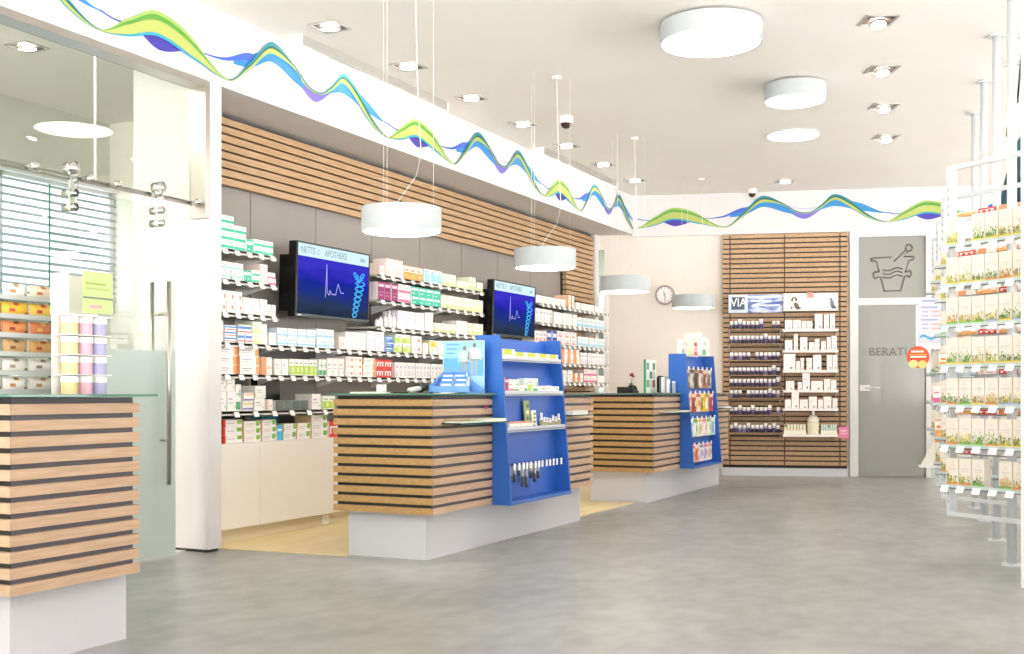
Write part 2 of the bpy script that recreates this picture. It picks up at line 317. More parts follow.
def ribstrip(mb, fn, a, b, place, off, m, n=60):
    pts = []
    for i in range(n+1):
        o = a+(b-a)*i/n; lo, hi = fn(o); pts.append((place(o, lo, off), place(o, hi, off)))
    for i in range(n):
        q = (pts[i], pts[i+1]); mb.poly([q[0][0], q[1][0], q[1][1], q[0][1]], m)
mu = empty('wave_mural', (-5.1, 10, 3.3), 'flowing blue, green and lime wave band printed along the top of the walls', 'wall decal')
for ri, (nm, key, c, fn, a, b) in enumerate(RIB):
    mt = col(c, .6); off = .0012*(ri+1); full = b-a > 3
    L_ = [(lambda o, z, f, y0=y0, sc=sc: (XW+f, y0+o*sc, z)) for y0, sc in ((1.84, 1), (4.98, 1), (8.12, 1.0), (11.26, .91))]
    B_ = [(lambda o, z, f, s0=s0: bpt(s0+o*.99, .04+f, z+.01)) for s0 in (.04, 3.14)]
    for grp in (L_, B_):
        mb = MB()
        for pl_ in grp:
            ribstrip(mb, fn, a, b, pl_, off, mt)
            if not full: child_world(mb.build(nm), mu); mb = MB()
        if full: child_world(mb.build(nm), mu)

# ------------------------------------------------------------ lamps
OFF_FILL = emis('office_fill_diffuser', 'FFFBF4', 15.0)  # glow for the added office lamps
def canopy(t, h, top): m = MB(); m.lathe([(0, h), (.12, h), (.12, top), (0, top)], mat('lamp_mount', '8A8A88', .5), seg=24); m.build('ceiling_mount', t)
def drum(name, c, r, h, z, label, group, seg=48, DIFF=DIFF):
    t = empty(name, (c[0], c[1], z), label, 'lamp', group)
    m = MB(); m.lathe([(r-.012, .012), (r-.012, .004), (r, .0), (r, h), (0, h)], SHADE, seg=seg); m.build('lamp_shade', t)
    m = MB(); m.lathe([(0, .006), (r-.012, .006)], DIFF, seg=seg); m.build('diffuser', t); return t
G = 'round white drum lamps on the ceiling'
for k, y in enumerate((-1, .6, 2.2, 3.8)): drum('ceiling_lamp', (-6.7, y), .6, .12, 3.48, 'unseen round lamp added to brighten the office, %s from the street' % ordn(k+1), 'added lamps brightening the office', 32, OFF_FILL)  # out-of-view lamps added to brighten the room behind the glass
c1 = onZ(711, 44, 3.45); drum('ceiling_lamp', c1, .347, .135, 3.45, 'largest round drum ceiling lamp, nearest of the row', G)
c2 = onZ(795, 102, 3.45); drum('ceiling_lamp', c2, .25, .135, 3.45, 'smaller round drum ceiling lamp between the large one and the flush disc', G)
c3 = onZ(793, 136, 3.585); t = empty('ceiling_lamp', (c3[0], c3[1], 3.585), 'flush glowing disc lamp in the ceiling behind the drum lamps', 'lamp', G)
m = MB(); m.lathe([(0, 0), (.245, 0)], DIFF, seg=40); m.build('diffuser', t); m = MB(); m.lathe([(.245, -.001), (.252, .0), (.252, .015)], WMET, seg=40); m.build('trim_ring', t)
whr = ['over the near end of the middle counter', 'above the second television', 'left of the wall clock', 'overlapping the wall clock, farthest away']
for i, (X, Y) in enumerate(((-3.765, 6.17), (-3.81, 8.46), (-4.0, 10.82), (-4.03, 13.22))):
    t = drum('pendant_lamp', (X, Y), .25, .152, 2.055, 'white drum pendant lamp '+whr[i], 'drum pendant lamps over the counters', 40)
    m = MB()
    for k in range(3):
        a = 2*math.pi*k/3+.5; m.tube([(.2*math.cos(a), .2*math.sin(a), .15), (.2*math.cos(a), .2*math.sin(a), CH-2.065)], .0013, WMET, 5)
    m.build('suspension_wire', t)
    m = MB(); pts = [(-.03, 0, .15), (-.03, .01, .20), (.08, .05, .36), (.13, .02, .5), (.12, 0, .8), (.10, 0, CH-2.065-.02)]
    m.tube(pts, .0026, WMET, 6); m.build('power_cord', t)
    m = MB(); m.lathe([(0, 0), (.035, 0), (.035, .022), (0, .022)], WMET, c=(.1, 0, CH-2.065-.022), seg=20); m.build('ceiling_rose', t)
def downlight(x, y, rz, label, group, tilt=.25, z=CH, r=.062):
    t = empty('downlight', (x, y, z), label, 'downlight', group, rz)
    m = MB(); s = .112; fw = .018
    m.box(-s, s, -s, -s+fw, -.008, 0, ALU); m.box(-s, s, s-fw, s, -.008, 0, ALU); m.box(-s, -s+fw, -s+fw, s-fw, -.008, 0, ALU); m.box(s-fw, s, -s+fw, s-fw, -.008, 0, ALU); m.build('frame', t)
    m = MB(); m.box(-s+fw, s-fw, -s+fw, s-fw, -.003, -.0005, mat('downlight_well', '5A4F47', .5)); m.build('well', t)
    m = MB(); R = Matrix.Rotation(tilt, 4, 'X')
    q = Matrix.Translation((0, 0, -.009-.07*abs(math.sin(tilt)))) @ R; m.lathe([(r+.01, -.002), (r, -.005), (r, 0), (r+.01, .003)], CHROME, seg=28, M=q); m.build('lamp_ring', t)
    m = MB(); m.lathe([(0, -.003), (r, -.003)], SPOTE, seg=28, M=q); m.build('bulb', t); return t
for k in range(7):
    downlight(-4.63-.01*k, 6.64+1.066*k, 0, 'square downlight, %s from the near end of the row along the bulkhead' % ordn(k+1), 'downlights along the bulkhead', .1)
for k, (x, y) in enumerate(((-1.18, 8.16), (-1.33, 9.41), (-1.49, 10.64), (-1.65, 11.93))):
    downlight(x, y, TH, 'square tilted downlight, %s from the near end of the row right of the drum lamps' % ordn(k+1), 'downlights right of the drum lamps', -.3, r=.05)
downlight(-3.09, 13.9, TH, 'square downlight alone near the back wall above the second dome camera', 'single downlight near the back wall', .1)
downlight(-6.9, 6.05, 0, 'square downlight in the office ceiling behind the glass', 'office downlight', .1)
for (a, b), nm in (((6.7, 8.82), 'near'), ((10.87, 13.0), 'far')):
    t = empty('wall_washer', (-4.94, (a+b)/2, 3.5), 'white linear wall washer light along the ceiling edge, %s one' % nm, 'linear light', 'linear wall washers'); L2 = (b-a)/2
    m = MB(); m.prism([(.03, .10), (-.045, .10), (-.045, .085), (.0, .03), (.03, .03)], 'y', -L2, L2, ALU); m.build('housing', t)
    m = MB(); m.prism([(-.044, .084), (-.004, .030), (-.012, .026), (-.05, .078)], 'y', -L2+.03, L2-.03, STRIPE); m.build('tube', t)
    m = MB(); m.box(-.05, .034, -L2-.012, -L2, .02, .10, WMET); m.build('end_cap', t); m = MB(); m.box(-.05, .034, L2, L2+.012, .02, .10, WMET); m.build('end_cap', t)
def dome(x, y, label, s=1):
    t = empty('security_camera', (x, y, CH), label, 'camera', 'ceiling dome cameras')
    m = MB(); m.lathe([(0, 0), (.065*s, 0), (.065*s, -.045*s), (.055*s, -.06*s), (0, -.06*s)], WMET, seg=24); m.build('housing', t)
    m = MB(); m.lathe([(.05*s, -.055*s)]+[(.05*s*math.cos(a), -.06*s-.05*s*math.sin(a)) for a in (.2, .5, .8, 1.1, 1.4, 1.57)], mat('smoked_dome', '3A2C26', .1), seg=24); m.build('dome', t)
p = onZ(566, 117, 3.6); dome(p[0], p[1], 'white dome security camera with dark eye above the middle counter')
p = onZ(757, 192.5, 3.6); dome(p[0], p[1]-.25, 'small dark dome security camera by the back wall', .9)

# ------------------------------------------------------------ products
PC = {}
def carton(wd, dp, h, style, nm='carton'):
    "box with printed patches; style=(body, side, [(u0,v0,u1,v1,colour)])"
    k = (round(wd, 3), round(dp, 3), round(h, 3), style)
    if k in PC: return PC[k]
    body, side, pat = STY[style]; m = MB(); a = wd/2
    vs = [(x, y, z) for z in (0, h) for x, y in ((-a, 0), (a, 0), (a, dp), (-a, dp))]
    B, S = col(body), col(side)
    m.faces(vs, [(3, 2, 1, 0), (4, 5, 6, 7), (0, 1, 5, 4), (2, 3, 7, 6)], B); m.faces(vs, [(1, 2, 6, 5), (3, 0, 4, 7)], S)
    for i, (u0, v0, u1, v1, c) in enumerate(pat):
        y = -.0005-.0001*i; m.poly([(-a+u0*wd, y, v0*h), (-a+u1*wd, y, v0*h), (-a+u1*wd, y, v1*h), (-a+u0*wd, y, v1*h)], col(c))
    m.poly([(-a, dp*.48, h+.0003), (a, dp*.48, h+.0003), (a, dp*.5, h+.0003), (-a, dp*.5, h+.0003)], col(side))
    me = m.mesh(nm); PC[k] = me; return me
WH = 'F6F3EE'
def T(y, c='9A9AA0', x0=.12, x1=.6, hh=.07): return (x0, y, x1, y+hh, c)
STY = {
 'teal': (WH, 'E9F2EE', [(.0, .1, 1, .45, '35C7A6'), (.1, .55, .6, .62, '9ACFC4'), (.6, .7, .9, .8, '35C7A6')]),
 'tealfull': ('2FBFA0', WH, [(.1, .6, .9, .85, 'F2FBF8'), (.2, .2, .5, .3, 'D7F0EA')]),
 'tealstripe': (WH, 'E4EFEA', [(0, .3, 1, .42, '5CCFB6'), (0, .12, 1, .18, '5CCFB6'), T(.6)]),
 'reddot': (WH, 'EFE3DC', [(.62, .3, .85, .65, 'E9876A'), T(.55, 'B9B5C2', .1, .5), T(.3, 'C9C5CE', .1, .45)]),
 'white': (WH, 'E8E4DD', [T(.6, 'B5B2B8'), T(.4, 'C9C6CB', .12, .75, .05), (.75, .15, .9, .3, 'C7D8B5')]),
 'plain': (WH, 'ECE8E1', [T(.7, 'C5C2C8', .2, .8, .05), T(.25, 'D5D2D6', .2, .7, .04)]),
 'lilac': (WH, 'E6E2EA', [T(.55, '8F86B8', .1, .7), T(.3, 'B9B3D0', .1, .5), (.78, .2, .92, .6, 'C9C2E0')]),
 'bluered': (WH, 'D8DEE8', [(0, .55, 1, .85, '5E93D0'), (0, .18, 1, .32, 'D46A6A'), T(.38, 'EFEFEF', .1, .8)]),
 'paleblue': (WH, 'DDEAF2', [(0, .1, 1, .35, 'A7D3EA'), (.55, .45, .9, .8, 'BFE0F0'), T(.6, 'A9B4BE', .1, .5)]),
 'blue': ('4E86CE', 'D9E2EE', [(.1, .55, .9, .75, 'E9F0FA'), (.1, .2, .6, .35, 'B8D0EE')]),
 'navy': ('2A3FA0', 'E2E4F0', [(.1, .5, .9, .8, 'E6E9F7'), (.2, .15, .8, .3, '8090D0')]),
 'orange': ('F0A04A', 'F3E6D5', [(0, .55, 1, .95, 'F7F1E8'), (.15, .62, .7, .75, 'E38B3D'), (.2, .15, .8, .4, 'F6B970')]),
 'orangeside': (WH, 'F0B584', [(.82, .05, 1, .95, 'F2A66A'), T(.6, '8B84A8', .1, .6), T(.35, 'B3ADC6', .1, .5)]),
 'orangewhite': (WH, 'F1C9A8', [(0, 0, .45, 1, 'F19A68'), (.55, .3, .9, .5, 'F6CDB0')]),
 'lime': (WH, 'E3EBCB', [(0, .05, 1, .6, 'B9D65C'), (.15, .7, .8, .8, 'A9B4A0'), (.55, .2, .9, .5, 'DDEBA6')]),
 'palelime': ('F3F3DF', 'E6EBCF', [(0, 0, 1, .35, 'DDE6AE'), T(.6, 'B5C09A')]),
 'green': (WH, 'DDE8DC', [(0, .05, .9, .35, '5FB07A'), T(.6, 'A9B4A0'), (.6, .5, .9, .8, '9CCF9F')]),
 'leaf': (WH, 'E3C48C', [(.72, .45, .98, .95, '86B84A'), (.76, .3, .9, .5, '4E8E3C'), T(.55, 'B9A9B0', .08, .6), T(.28, 'D99A78', .08, .5, .05)]),
 'magenta': ('8E2560', 'EBDDE4', [(.1, .72, .9, .88, 'E7C3D6'), (.15, .2, .8, .3, 'B65A8C'), (.1, .4, .9, .46, 'B65A8C')]),
 'pinkwhite': ('F8EDE8', 'EED9D2', [(0, .05, 1, .35, 'DD6F9C'), T(.6, 'B07A90')]),
 'pink': ('F8EFEA', 'EFDDD5', [(.1, .1, .3, .9, 'EFC7BC'), (.5, .3, .8, .5, 'E8B6A8')]),
 'red': ('DC3B32', WH, [(.08, .55, .9, .68, 'F7EDEA'), (.08, .2, .22, .55, 'F7EDEA'), (.4, .2, .55, .5, 'F7EDEA'), (.7, .2, .85, .5, 'F7EDEA')]),
 'redside': (WH, 'E0412F', [(0, 0, .12, 1, 'E0412F'), (.72, .45, .98, .95, '86B84A'), T(.5, 'B9A9B0', .2, .6)]),
 'yellow': (WH, 'F3E2B0', [(.1, .5, .9, .9, 'F2C83C'), T(.25, 'C9B98A')]),
 'cyan': (WH, 'D5EDF4', [(.1, .08, .9, .7, '9ADDF0'), (.15, .75, .7, .85, '7FB8CE')]),
 'cyanfull': ('4FB6DC', 'E0F0F6', [(.1, .6, .8, .75, 'E6F5FA')]),
 'spine': (WH, 'E2DED8', [(.2, .1, .8, .5, 'DCD6E0'), (.2, .6, .8, .8, 'C9BFD0')]),
 'redspine': (WH, 'E2DED8', [(.2, .1, .8, .45, 'E6A79A'), (.2, .6, .8, .8, 'C9BFD0')]),
 'purplewhite': (WH, 'E6DFEC', [(0, .12, 1, .3, '8A78B8'), (0, .7, 1, .85, 'F0C48A')]),
}
DESC = {'teal': 'white box with teal band', 'tealfull': 'solid teal box', 'tealstripe': 'white box with thin teal stripes', 'reddot': 'white box with orange spot',
 'white': 'plain white box with grey print', 'plain': 'slim white box', 'lilac': 'white box with lilac print', 'bluered': 'white box with blue and red bands', 'paleblue': 'white and pale blue box',
 'blue': 'mid blue box', 'navy': 'navy blue box', 'orange': 'orange and white box', 'orangeside': 'white box with orange edge', 'orangewhite': 'orange and white split box', 'lime': 'white and lime green box',
 'palelime': 'pale lime box', 'green': 'white box with green base', 'leaf': 'white box with green leaf corner', 'magenta': 'dark magenta box', 'pinkwhite': 'white box with pink base', 'pink': 'pale pink box',
 'red': 'red box with white lettering', 'redside': 'white box with red side', 'yellow': 'white and yellow box', 'cyan': 'white and light cyan box', 'cyanfull': 'bright cyan box', 'spine': 'narrow white box',
 'redspine': 'narrow white and red box', 'purplewhite': 'white box with purple band'}
LAY = {1: [''], 2: ['bottom', 'top'], 3: ['bottom', 'middle', 'top'], 4: ['bottom', 'lower middle', 'upper middle', 'top']}
CNT = {}
def run(shelf, X, Z, px0, px1, n, lay, lh, style, dp=.16, name='medicine_box', where=''):
    y0, y1 = Yat(px0, X), Yat(px1, X); wd = (y1-y0)/n
    if lay > len(LAY): lay = 4
    for i in range(n):
        CNT[shelf] = CNT.get(shelf, 0)+1; k = CNT[shelf]
        for j in range(lay):
            me = carton(round(wd*.94, 3), dp, lh*.985, style, name)
            d = random.uniform(-.005, .005)
            o = link(name, me, None, (X+d-.004, y0+wd*(i+.5)+random.uniform(-.02, .02)*wd, Z+j*lh), math.pi/2+(random.uniform(-.03, .03) if lay == 1 and wd > .05 else 0))
            l = LAY[lay][j]; st = ('%s, %s column from left%s, %s' % (DESC[style], ordn(k), (', '+l+' layer') if l else '', where))
            tag(o, st, 'box', 'boxes on the '+where)
def shelf(X0, X1, y0, y1, Z, label, group, ticks=None, glass_=False, brackets=(), bd=.06):
    t = empty('wall_shelf', ((X0+X1)/2, (y0+y1)/2, Z), label, 'shelf', group); L2 = (y1-y0)/2; D2 = (X1-X0)/2
    m = MB(); m.box(-D2, D2, -L2, L2, -.018, -.0012, mat('shelf_metal', 'C9C5BC', .4)); m.box(D2-.004, D2, -L2, L2, -.03, -.002, mat('shelf_lip', 'D6D3CC', .4)); m.build('shelf_board', t)
    for b in brackets: m = MB(); m.prism([(-D2-bd, -.018), (D2*.5, -.018), (-D2-bd, -.09)], 'y', b-(y0+y1)/2-.006, b-(y0+y1)/2+.006, WMET); m.build('bracket', t)
    if ticks:
        tm = MB(); tm.faces([(D2+.001, -.026, -.006), (D2+.001, .026, -.006), (D2+.016, .026, -.042), (D2+.016, -.026, -.042), (D2+.004, -.026, -.005), (D2+.004, .026, -.005), (D2+.019, .026, -.041), (D2+.019, -.026, -.041)],
            [(0, 1, 2, 3), (7, 6, 5, 4), (0, 4, 5, 1), (2, 6, 7, 3), (0, 3, 7, 4), (1, 5, 6, 2)], col('FBFAF6')); me = tm.mesh('price_ticket')
        n = int((y1-y0)/ticks)
        for i in range(n): link('price_ticket', me, t, (0, -L2+(i+.5)*(y1-y0)/n, 0))
    return t
XS = -5.25; XP = -5.27
ZS = [2.055, 1.845, 1.615, 1.405, 1.185, .925]; names = ['top', 'second', 'third', 'fourth', 'fifth', 'sixth']
SG = 'white metal shelves on the pharmacy wall'
for i in range(3): shelf(-5.56, XS, 6.07, 6.86+.01*i, ZS[i]-.001, '%s short wall shelf beside the white pier' % names[i], SG, .13, brackets=(6.9,) if 0 else (6.84,))
for i in range(3): shelf(-5.56, XS, 8.21, 10.18, ZS[i]-.001, '%s wall shelf between the two televisions' % names[i], SG, .16, brackets=(8.7, 9.54))
for i in (3, 4): shelf(-5.56, XS, 6.07, 10.25, ZS[i]-.001, 'long %s wall shelf running under the first television' % names[i], SG, .145, brackets=(7.0, 7.86, 8.7, 9.54))
shelf(-5.56, XS, 6.07, 8.2, ZS[5]-.001, 'lowest long wall shelf just above the cabinet', SG, .2, brackets=(7.0, 7.86))
for i in range(5): shelf(-5.545, XS, 11.5, 13.62, ZS[i]-.01, '%s wall shelf right of the second television' % names[i], SG, .15, brackets=(12.85, 13.55), bd=0)
R = run
a = 'top shelf by pier'; Z = ZS[0]
R('a1', XP, Z, 219, 235, 1, 4, .058, 'teal', .2, where=a); R('a1', XP, Z, 235, 247, 1, 3, .058, 'teal', .2, where=a); R('a1', XP, Z, 247.5, 254, 1, 1, .095, 'tealfull', where=a)
R('a1', XP, Z, 254.5, 274, 2, 2, .052, 'teal', where=a)
a = 'second shelf by pier'; Z = ZS[1]
R('a2', XP, Z, 219, 244, 2, 2, .06, 'tealstripe', .2, where=a); R('a2', XP, Z, 245, 252, 2, 1, .08, 'tealfull', where=a); R('a2', XP, Z, 252.5, 260, 1, 2, .045, 'teal', where=a)
R('a2', XP, Z, 260, 268, 1, 3, .047, 'pink', where=a); R('a2', XP, Z, 268.5, 276, 1, 2, .045, 'pinkwhite', where=a)
a = 'third shelf by pier'; Z = ZS[2]
R('a3', XP, Z, 219, 243, 3, 2, .075, 'reddot', .2, where=a); R('a3', XP, Z, 243.5, 267, 3, 2, .058, 'white', where=a); R('a3', XP, Z, 267.5, 276, 2, 1, .085, 'pink', where=a)
a = 'fourth long shelf'; Z = ZS[3]
R('a4', XP, Z, 218, 224, 1, 1, .15, 'orangewhite', where=a); R('a4', XP, Z, 225, 237, 1, 3, .04, 'bluered', where=a); R('a4', XP, Z, 238.5, 252, 2, 2, .065, 'bluered', where=a)
R('a4', XP, Z, 252.5, 262, 1, 2, .08, 'palelime', where=a); R('a4', XP, Z, 270, 277, 1, 1, .09, 'white', where=a)
R('a4', XP, Z, 278, 316, 4, 2, .066, 'paleblue', where=a); R('a4', XP, Z, 317, 335, 2, 2, .074, 'paleblue', where=a)
R('a4', XP, Z, 340, 346, 1, 1, .10, 'pink', where=a); R('a4', XP, Z, 346.5, 366, 3, 1, .145, 'plain', where=a); R('a4', XP, Z, 367, 385, 2, 3, .055, 'lilac', where=a)
R('a4', XP, Z, 386, 394, 1, 3, .045, 'blue', where=a); R('a4', XP, Z, 395, 411, 2, 2, .08, 'lime', where=a); R('a4', XP, Z, 411.5, 422, 1, 2, .078, 'reddot', where=a)
R('a4', XP, Z, 423, 429, 1, 1, .10, 'white', where=a); R('a4', XP, Z, 429.5, 437, 1, 1, .13, 'yellow', where=a); R('a4', XP, Z, 437.5, 480, 5, 1, .13, 'plain', where=a)
a = 'fifth long shelf'; Z = ZS[4]
R('a5', XP, Z, 218, 238, 1, 3, .064, 'orangeside', .2, where=a); R('a5', XP, Z, 239.5, 260, 1, 3, .064, 'orangeside', .2, where=a); R('a5', XP, Z, 261.5, 272, 1, 1, .13, 'orangewhite', where=a)
R('a5', XP, Z, 275, 289, 2, 1, .12, 'white', where=a); R('a5', XP, Z, 290, 318, 6, 1, .125, 'lime', where=a); R('a5', XP, Z, 319, 327, 2, 1, .13, 'green', where=a)
R('a5', XP, Z, 328, 345, 3, 1, .145, 'white', where=a); R('a5', XP, Z, 346, 363, 2, 3, .055, 'reddot', where=a); R('a5', XP, Z, 363.5, 376, 1, 3, .053, 'orangeside', where=a)
R('a5', XP, Z, 376.5, 393, 2, 2, .077, 'red', where=a); R('a5', XP, Z, 395, 446, 13, 1, .135, 'spine', where=a); R('a5', XP, Z, 447, 480, 5, 1, .12, 'redspine', where=a)
a = 'lowest shelf above cabinet'; Z = ZS[5]
R('a6', XP, Z, 218, 236, 2, 2, .135, 'white', .2, where=a); R('a6', XP, Z, 236.5, 242, 1, 1, .19, 'green', where=a); R('a6', XP, Z, 243.5, 254, 1, 2, .065, 'purplewhite', where=a); R('a6', XP, Z, 255, 266, 1, 2, .09, 'white', where=a)
R('a6', XP, Z, 268, 273, 1, 1, .08, 'pink', where=a); R('a6', XP, Z, 312, 321, 1, 1, .12, 'white', where=a); R('a6', XP, Z, 322.5, 336, 2, 1, .105, 'lime', where=a)
ZC = .70; a = 'white cabinet top'
R('a7', XP-.02, ZC, 223, 243, 1, 3, .055, 'redside', .2, where=a); R('a7', XP-.02, ZC, 244.5, 262, 1, 3, .05, 'leaf', .2, where=a); R('a7', XP-.02, ZC, 262.5, 277, 1, 3, .052, 'leaf', where=a)
R('a7', XP-.02, ZC, 278, 283.5, 1, 1, .115, 'cyanfull', where=a); R('a7', XP-.02, ZC, 284, 297, 1, 2, .06, 'leaf', where=a); R('a7', XP-.02, ZC, 297.5, 311, 1, 2, .06, 'leaf', where=a)
R('a7', XP-.02, ZC, 311.5, 328, 1, 3, .06, 'leaf', where=a); R('a7', XP-.02, ZC, 329, 339, 1, 1, .13, 'red', where=a); R('a7', XP-.02, ZC, 341, 380, 3, 2, .06, 'leaf', where=a)
R('a8', XP-.23, ZC, 250, 280, 2, 1, .19, 'cyanfull', .06, where='back row on cabinet top'); R('a8', XP-.23, ZC, 300, 316, 1, 1, .20, 'cyanfull', .06, where='back row on cabinet top')
a = 'top shelf between televisions'; Z = ZS[0]
R('b1', XP, Z, 380, 385, 1, 1, .08, 'pink', where=a); R('b1', XP, Z, 386, 404, 4, 1, .115, 'pink', where=a); R('b1', XP, Z, 404.5, 423, 3, 1, .125, 'orange', where=a)
R('b1', XP, Z, 424, 442, 3, 1, .125, 'cyan', where=a); R('b1', XP, Z, 442.5, 456, 2, 1, .115, 'palelime', where=a); R('b1', XP, Z, 457, 469, 2, 1, .07, 'palelime', where=a)
R('b1', XP, Z, 469.5, 476, 1, 1, .13, 'palelime', where=a); R('b1', XP, Z, 477, 483, 1, 1, .09, 'palelime', where=a)
R('b1b', XP-.02, Z+.117, 387.5, 403.5, 2, 1, .04, 'pink', .14, where='upper row above pale pink boxes')
a = 'second shelf between televisions'; Z = ZS[1]
R('b2', XP, Z, 378, 398, 3, 1, .155, 'magenta', where=a); R('b2', XP, Z, 398.5, 411, 2, 2, .08, 'pinkwhite', where=a); R('b2', XP, Z, 411.5, 441, 4, 2, .078, 'tealfull', where=a)
R('b2', XP, Z, 442, 483, 8, 1, .125, 'palelime', where=a)
a = 'third shelf between televisions'; Z = ZS[2]
R('b3', XP, Z, 398, 425, 3, 3, .052, 'lilac', where=a); R('b3', XP, Z, 425.5, 434, 1, 2, .085, 'white', where=a); R('b3', XP, Z, 435, 456, 4, 1, .085, 'palelime', where=a)
R('b3', XP, Z, 457, 468, 3, 1, .13, 'plain', where=a); R('b3', XP, Z, 468.5, 483, 3, 1, .12, 'palelime', where=a)
CS = [('top shelf past second television', [(536, 566, 6, 1, .085, 'white'), (567, 575, 2, 1, .15, 'orangewhite'), (576, 604, 6, 1, .08, 'plain')]),
      ('second shelf past second television', [(536, 553, 5, 1, .15, 'spine'), (554, 577, 5, 1, .14, 'plain'), (578, 605, 6, 1, .12, 'paleblue')]),
      ('third shelf past second television', [(535, 547, 3, 1, .13, 'redspine'), (547.5, 557, 2, 1, .15, 'navy'), (557.5, 577, 3, 2, .078, 'redspine'), (578, 605, 5, 1, .12, 'paleblue')]),
      ('fourth shelf past second television', [(562, 580, 3, 2, .085, 'orangewhite'), (581, 605, 7, 1, .14, 'spine')]),
      ('fifth shelf past second television', [(562, 573, 2, 1, .14, 'white'), (573.5, 583, 2, 1, .11, 'orangewhite'), (584, 597, 2, 2, .08, 'pinkwhite'), (597.5, 605, 2, 1, .09, 'plain')])]
for i, (a, rows) in enumerate(CS):
    for p0, p1, n, ly, h, st in rows: R('c%d' % i, XP, ZS[i]-.009, p0, p1, n, ly, h, st, where=a)
# round white cans and small bottles on the shelves
def lathe_item(name, prof, mats, loc, label, cat, group, seg=18):
    m = MB(); m.lathe(prof, mats[0], seg=seg, mats=mats); o = m.build(name, None, loc); return tag(o, label, cat, group)
for j, (y, z, s) in enumerate(((Yat(266.5, XP), ZS[3], 'lower'), (Yat(266.5, XP), ZS[3]+.075, 'upper'))):
    lathe_item('pill_can', [(0, 0), (.04, 0), (.04, .05), (.038, .055), (.038, .073), (0, .073)], [col(WH), col('E6ECEF'), col(WH), col(WH), col(WH)], (XP-.045, y, z), 'round white pill can on the fourth long shelf, %s of two' % s, 'can', 'stacked white cans')
for j, (px, h) in enumerate(((380, .07), (383.5, .09), (388, .12), (392, .15), (396, .13))):
    lathe_item('lotion_bottle', [(0, 0), (.022, 0), (.022, h*.7), (.012, h*.78), (.012, h), (0, h)], [col(WH), col('EFEAEA'), col(WH), col('C9C5CE'), col(WH)], (XP-.03, Yat(px, XP), ZS[2]),
        'small white bottle, %s from left on the third shelf between televisions' % ordn(j+1), 'bottle', 'small bottles on the third shelf')
# flat boxes and acrylic tray
m = MB(); ya, yb = Yat(277, XS), Yat(310, XS)
m.box(-5.27, -5.266, ya, yb, ZS[5], ZS[5]+.07, CLEAR); m.box(-5.27, -5.266, ya, yb, ZS[5]+.068, ZS[5]+.072, ALU)
for k in range(5): y = ya+(yb-ya)*k/4; m.box(-5.5, -5.266, y-.002, y+.002, ZS[5], ZS[5]+.07, mat('acrylic_edge', 'B9BDB9', .3))
tag(m.build('acrylic_tray'), 'empty clear acrylic divider tray on the lowest shelf above the cabinet', 'tray')
m = MB(); m.box(-5.60, -5.54, Yat(254, -5.57), Yat(277, -5.57), .96, 1.165, BLACK)
tag(m.build('black_box'), 'black rectangular box on the wall above the lowest long shelf', 'box')
# base cabinets
yc = [6.07, 6.66, 7.9, 9.4, 10.6, 11.8, 13.0, 13.62]
for k, (a, b) in enumerate(zip(yc, yc[1:])):
    t = empty('base_cabinet', (-5.4, (a+b)/2, 0), 'white base cabinet, %s from the pier along the pharmacy wall' % ordn(k+1), 'cabinet', 'white base cabinets under the shelves'); hl = (b-a)/2
    m = MB(); m.box(-.14, .13, -hl+.001, hl-.001, .1, .698, CAB); m.build('cabinet_body', t)
    m = MB(); m.box(.131, .149, -hl+.002, hl-.002, .105, .696, CAB); m.build('door_panel', t)
    m = MB(); m.box(-.14, .10, -hl, hl, 0.007, .1, mat('kick_plate', 'E2D3B4', .4)); m.build('kick_plate', t)
m = MB(); y = Yat(325, -5.30); m.box(-5.299, -5.293, y-.04, y+.04, .015, .09, col('FAF6EC')); m.box(-5.293, -5.292, y-.02, y+.02, .035, .07, col('E5DFD0')); tag(m.build('wall_socket'), 'white square socket cover on the kick plate of the base cabinet', 'socket')

# ------------------------------------------------------------ televisions
def screenmat():
    m = bpy.data.materials.new('screen_picture'); m.use_nodes = True; nt = m.node_tree; nt.nodes.clear()
    o = nt.nodes.new('ShaderNodeOutputMaterial'); em = nt.nodes.new('ShaderNodeEmission'); tc = nt.nodes.new('ShaderNodeTexCoord'); sp = nt.nodes.new('ShaderNodeSeparateXYZ')
    r = nt.nodes.new('ShaderNodeValToRGB'); mr = nt.nodes.new('ShaderNodeMapRange'); n = nt.nodes.new('ShaderNodeTexNoise'); ad = nt.nodes.new('ShaderNodeMath'); ad.operation = 'MULTIPLY_ADD'
    mp = nt.nodes.new('ShaderNodeMapping'); mp.inputs['Scale'].default_value = (1, 1.5, 6); n.inputs['Scale'].default_value = 2.5
    nt.links.new(tc.outputs['Object'], mp.inputs[0]); nt.links.new(mp.outputs[0], n.inputs['Vector']); nt.links.new(tc.outputs['Object'], sp.inputs[0])
    mr.inputs[1].default_value = -.28; mr.inputs[2].default_value = .2; nt.links.new(sp.outputs[2], mr.inputs[0])
    ad.inputs[1].default_value = .35; nt.links.new(n.outputs['Fac'], ad.inputs[0]); nt.links.new(mr.outputs[0], ad.inputs[2]); nt.links.new(ad.outputs[0], r.inputs[0])
    e = r.color_ramp.elements; e[0].position = .1; e[0].color = srgb('20262E'); e[1].position = 1.1; e[1].color = srgb('3D35C4')
    for p, c in ((.35, '2C3A58'), (.55, '24347C'), (.72, '1B2A96'), (.85, '2E2BB4')): q = e.new(p); q.color = srgb(c)
    nt.links.new(r.outputs[0], em.inputs[0]); em.inputs[1].default_value = .95; nt.links.new(em.outputs[0], o.inputs[0]); return m
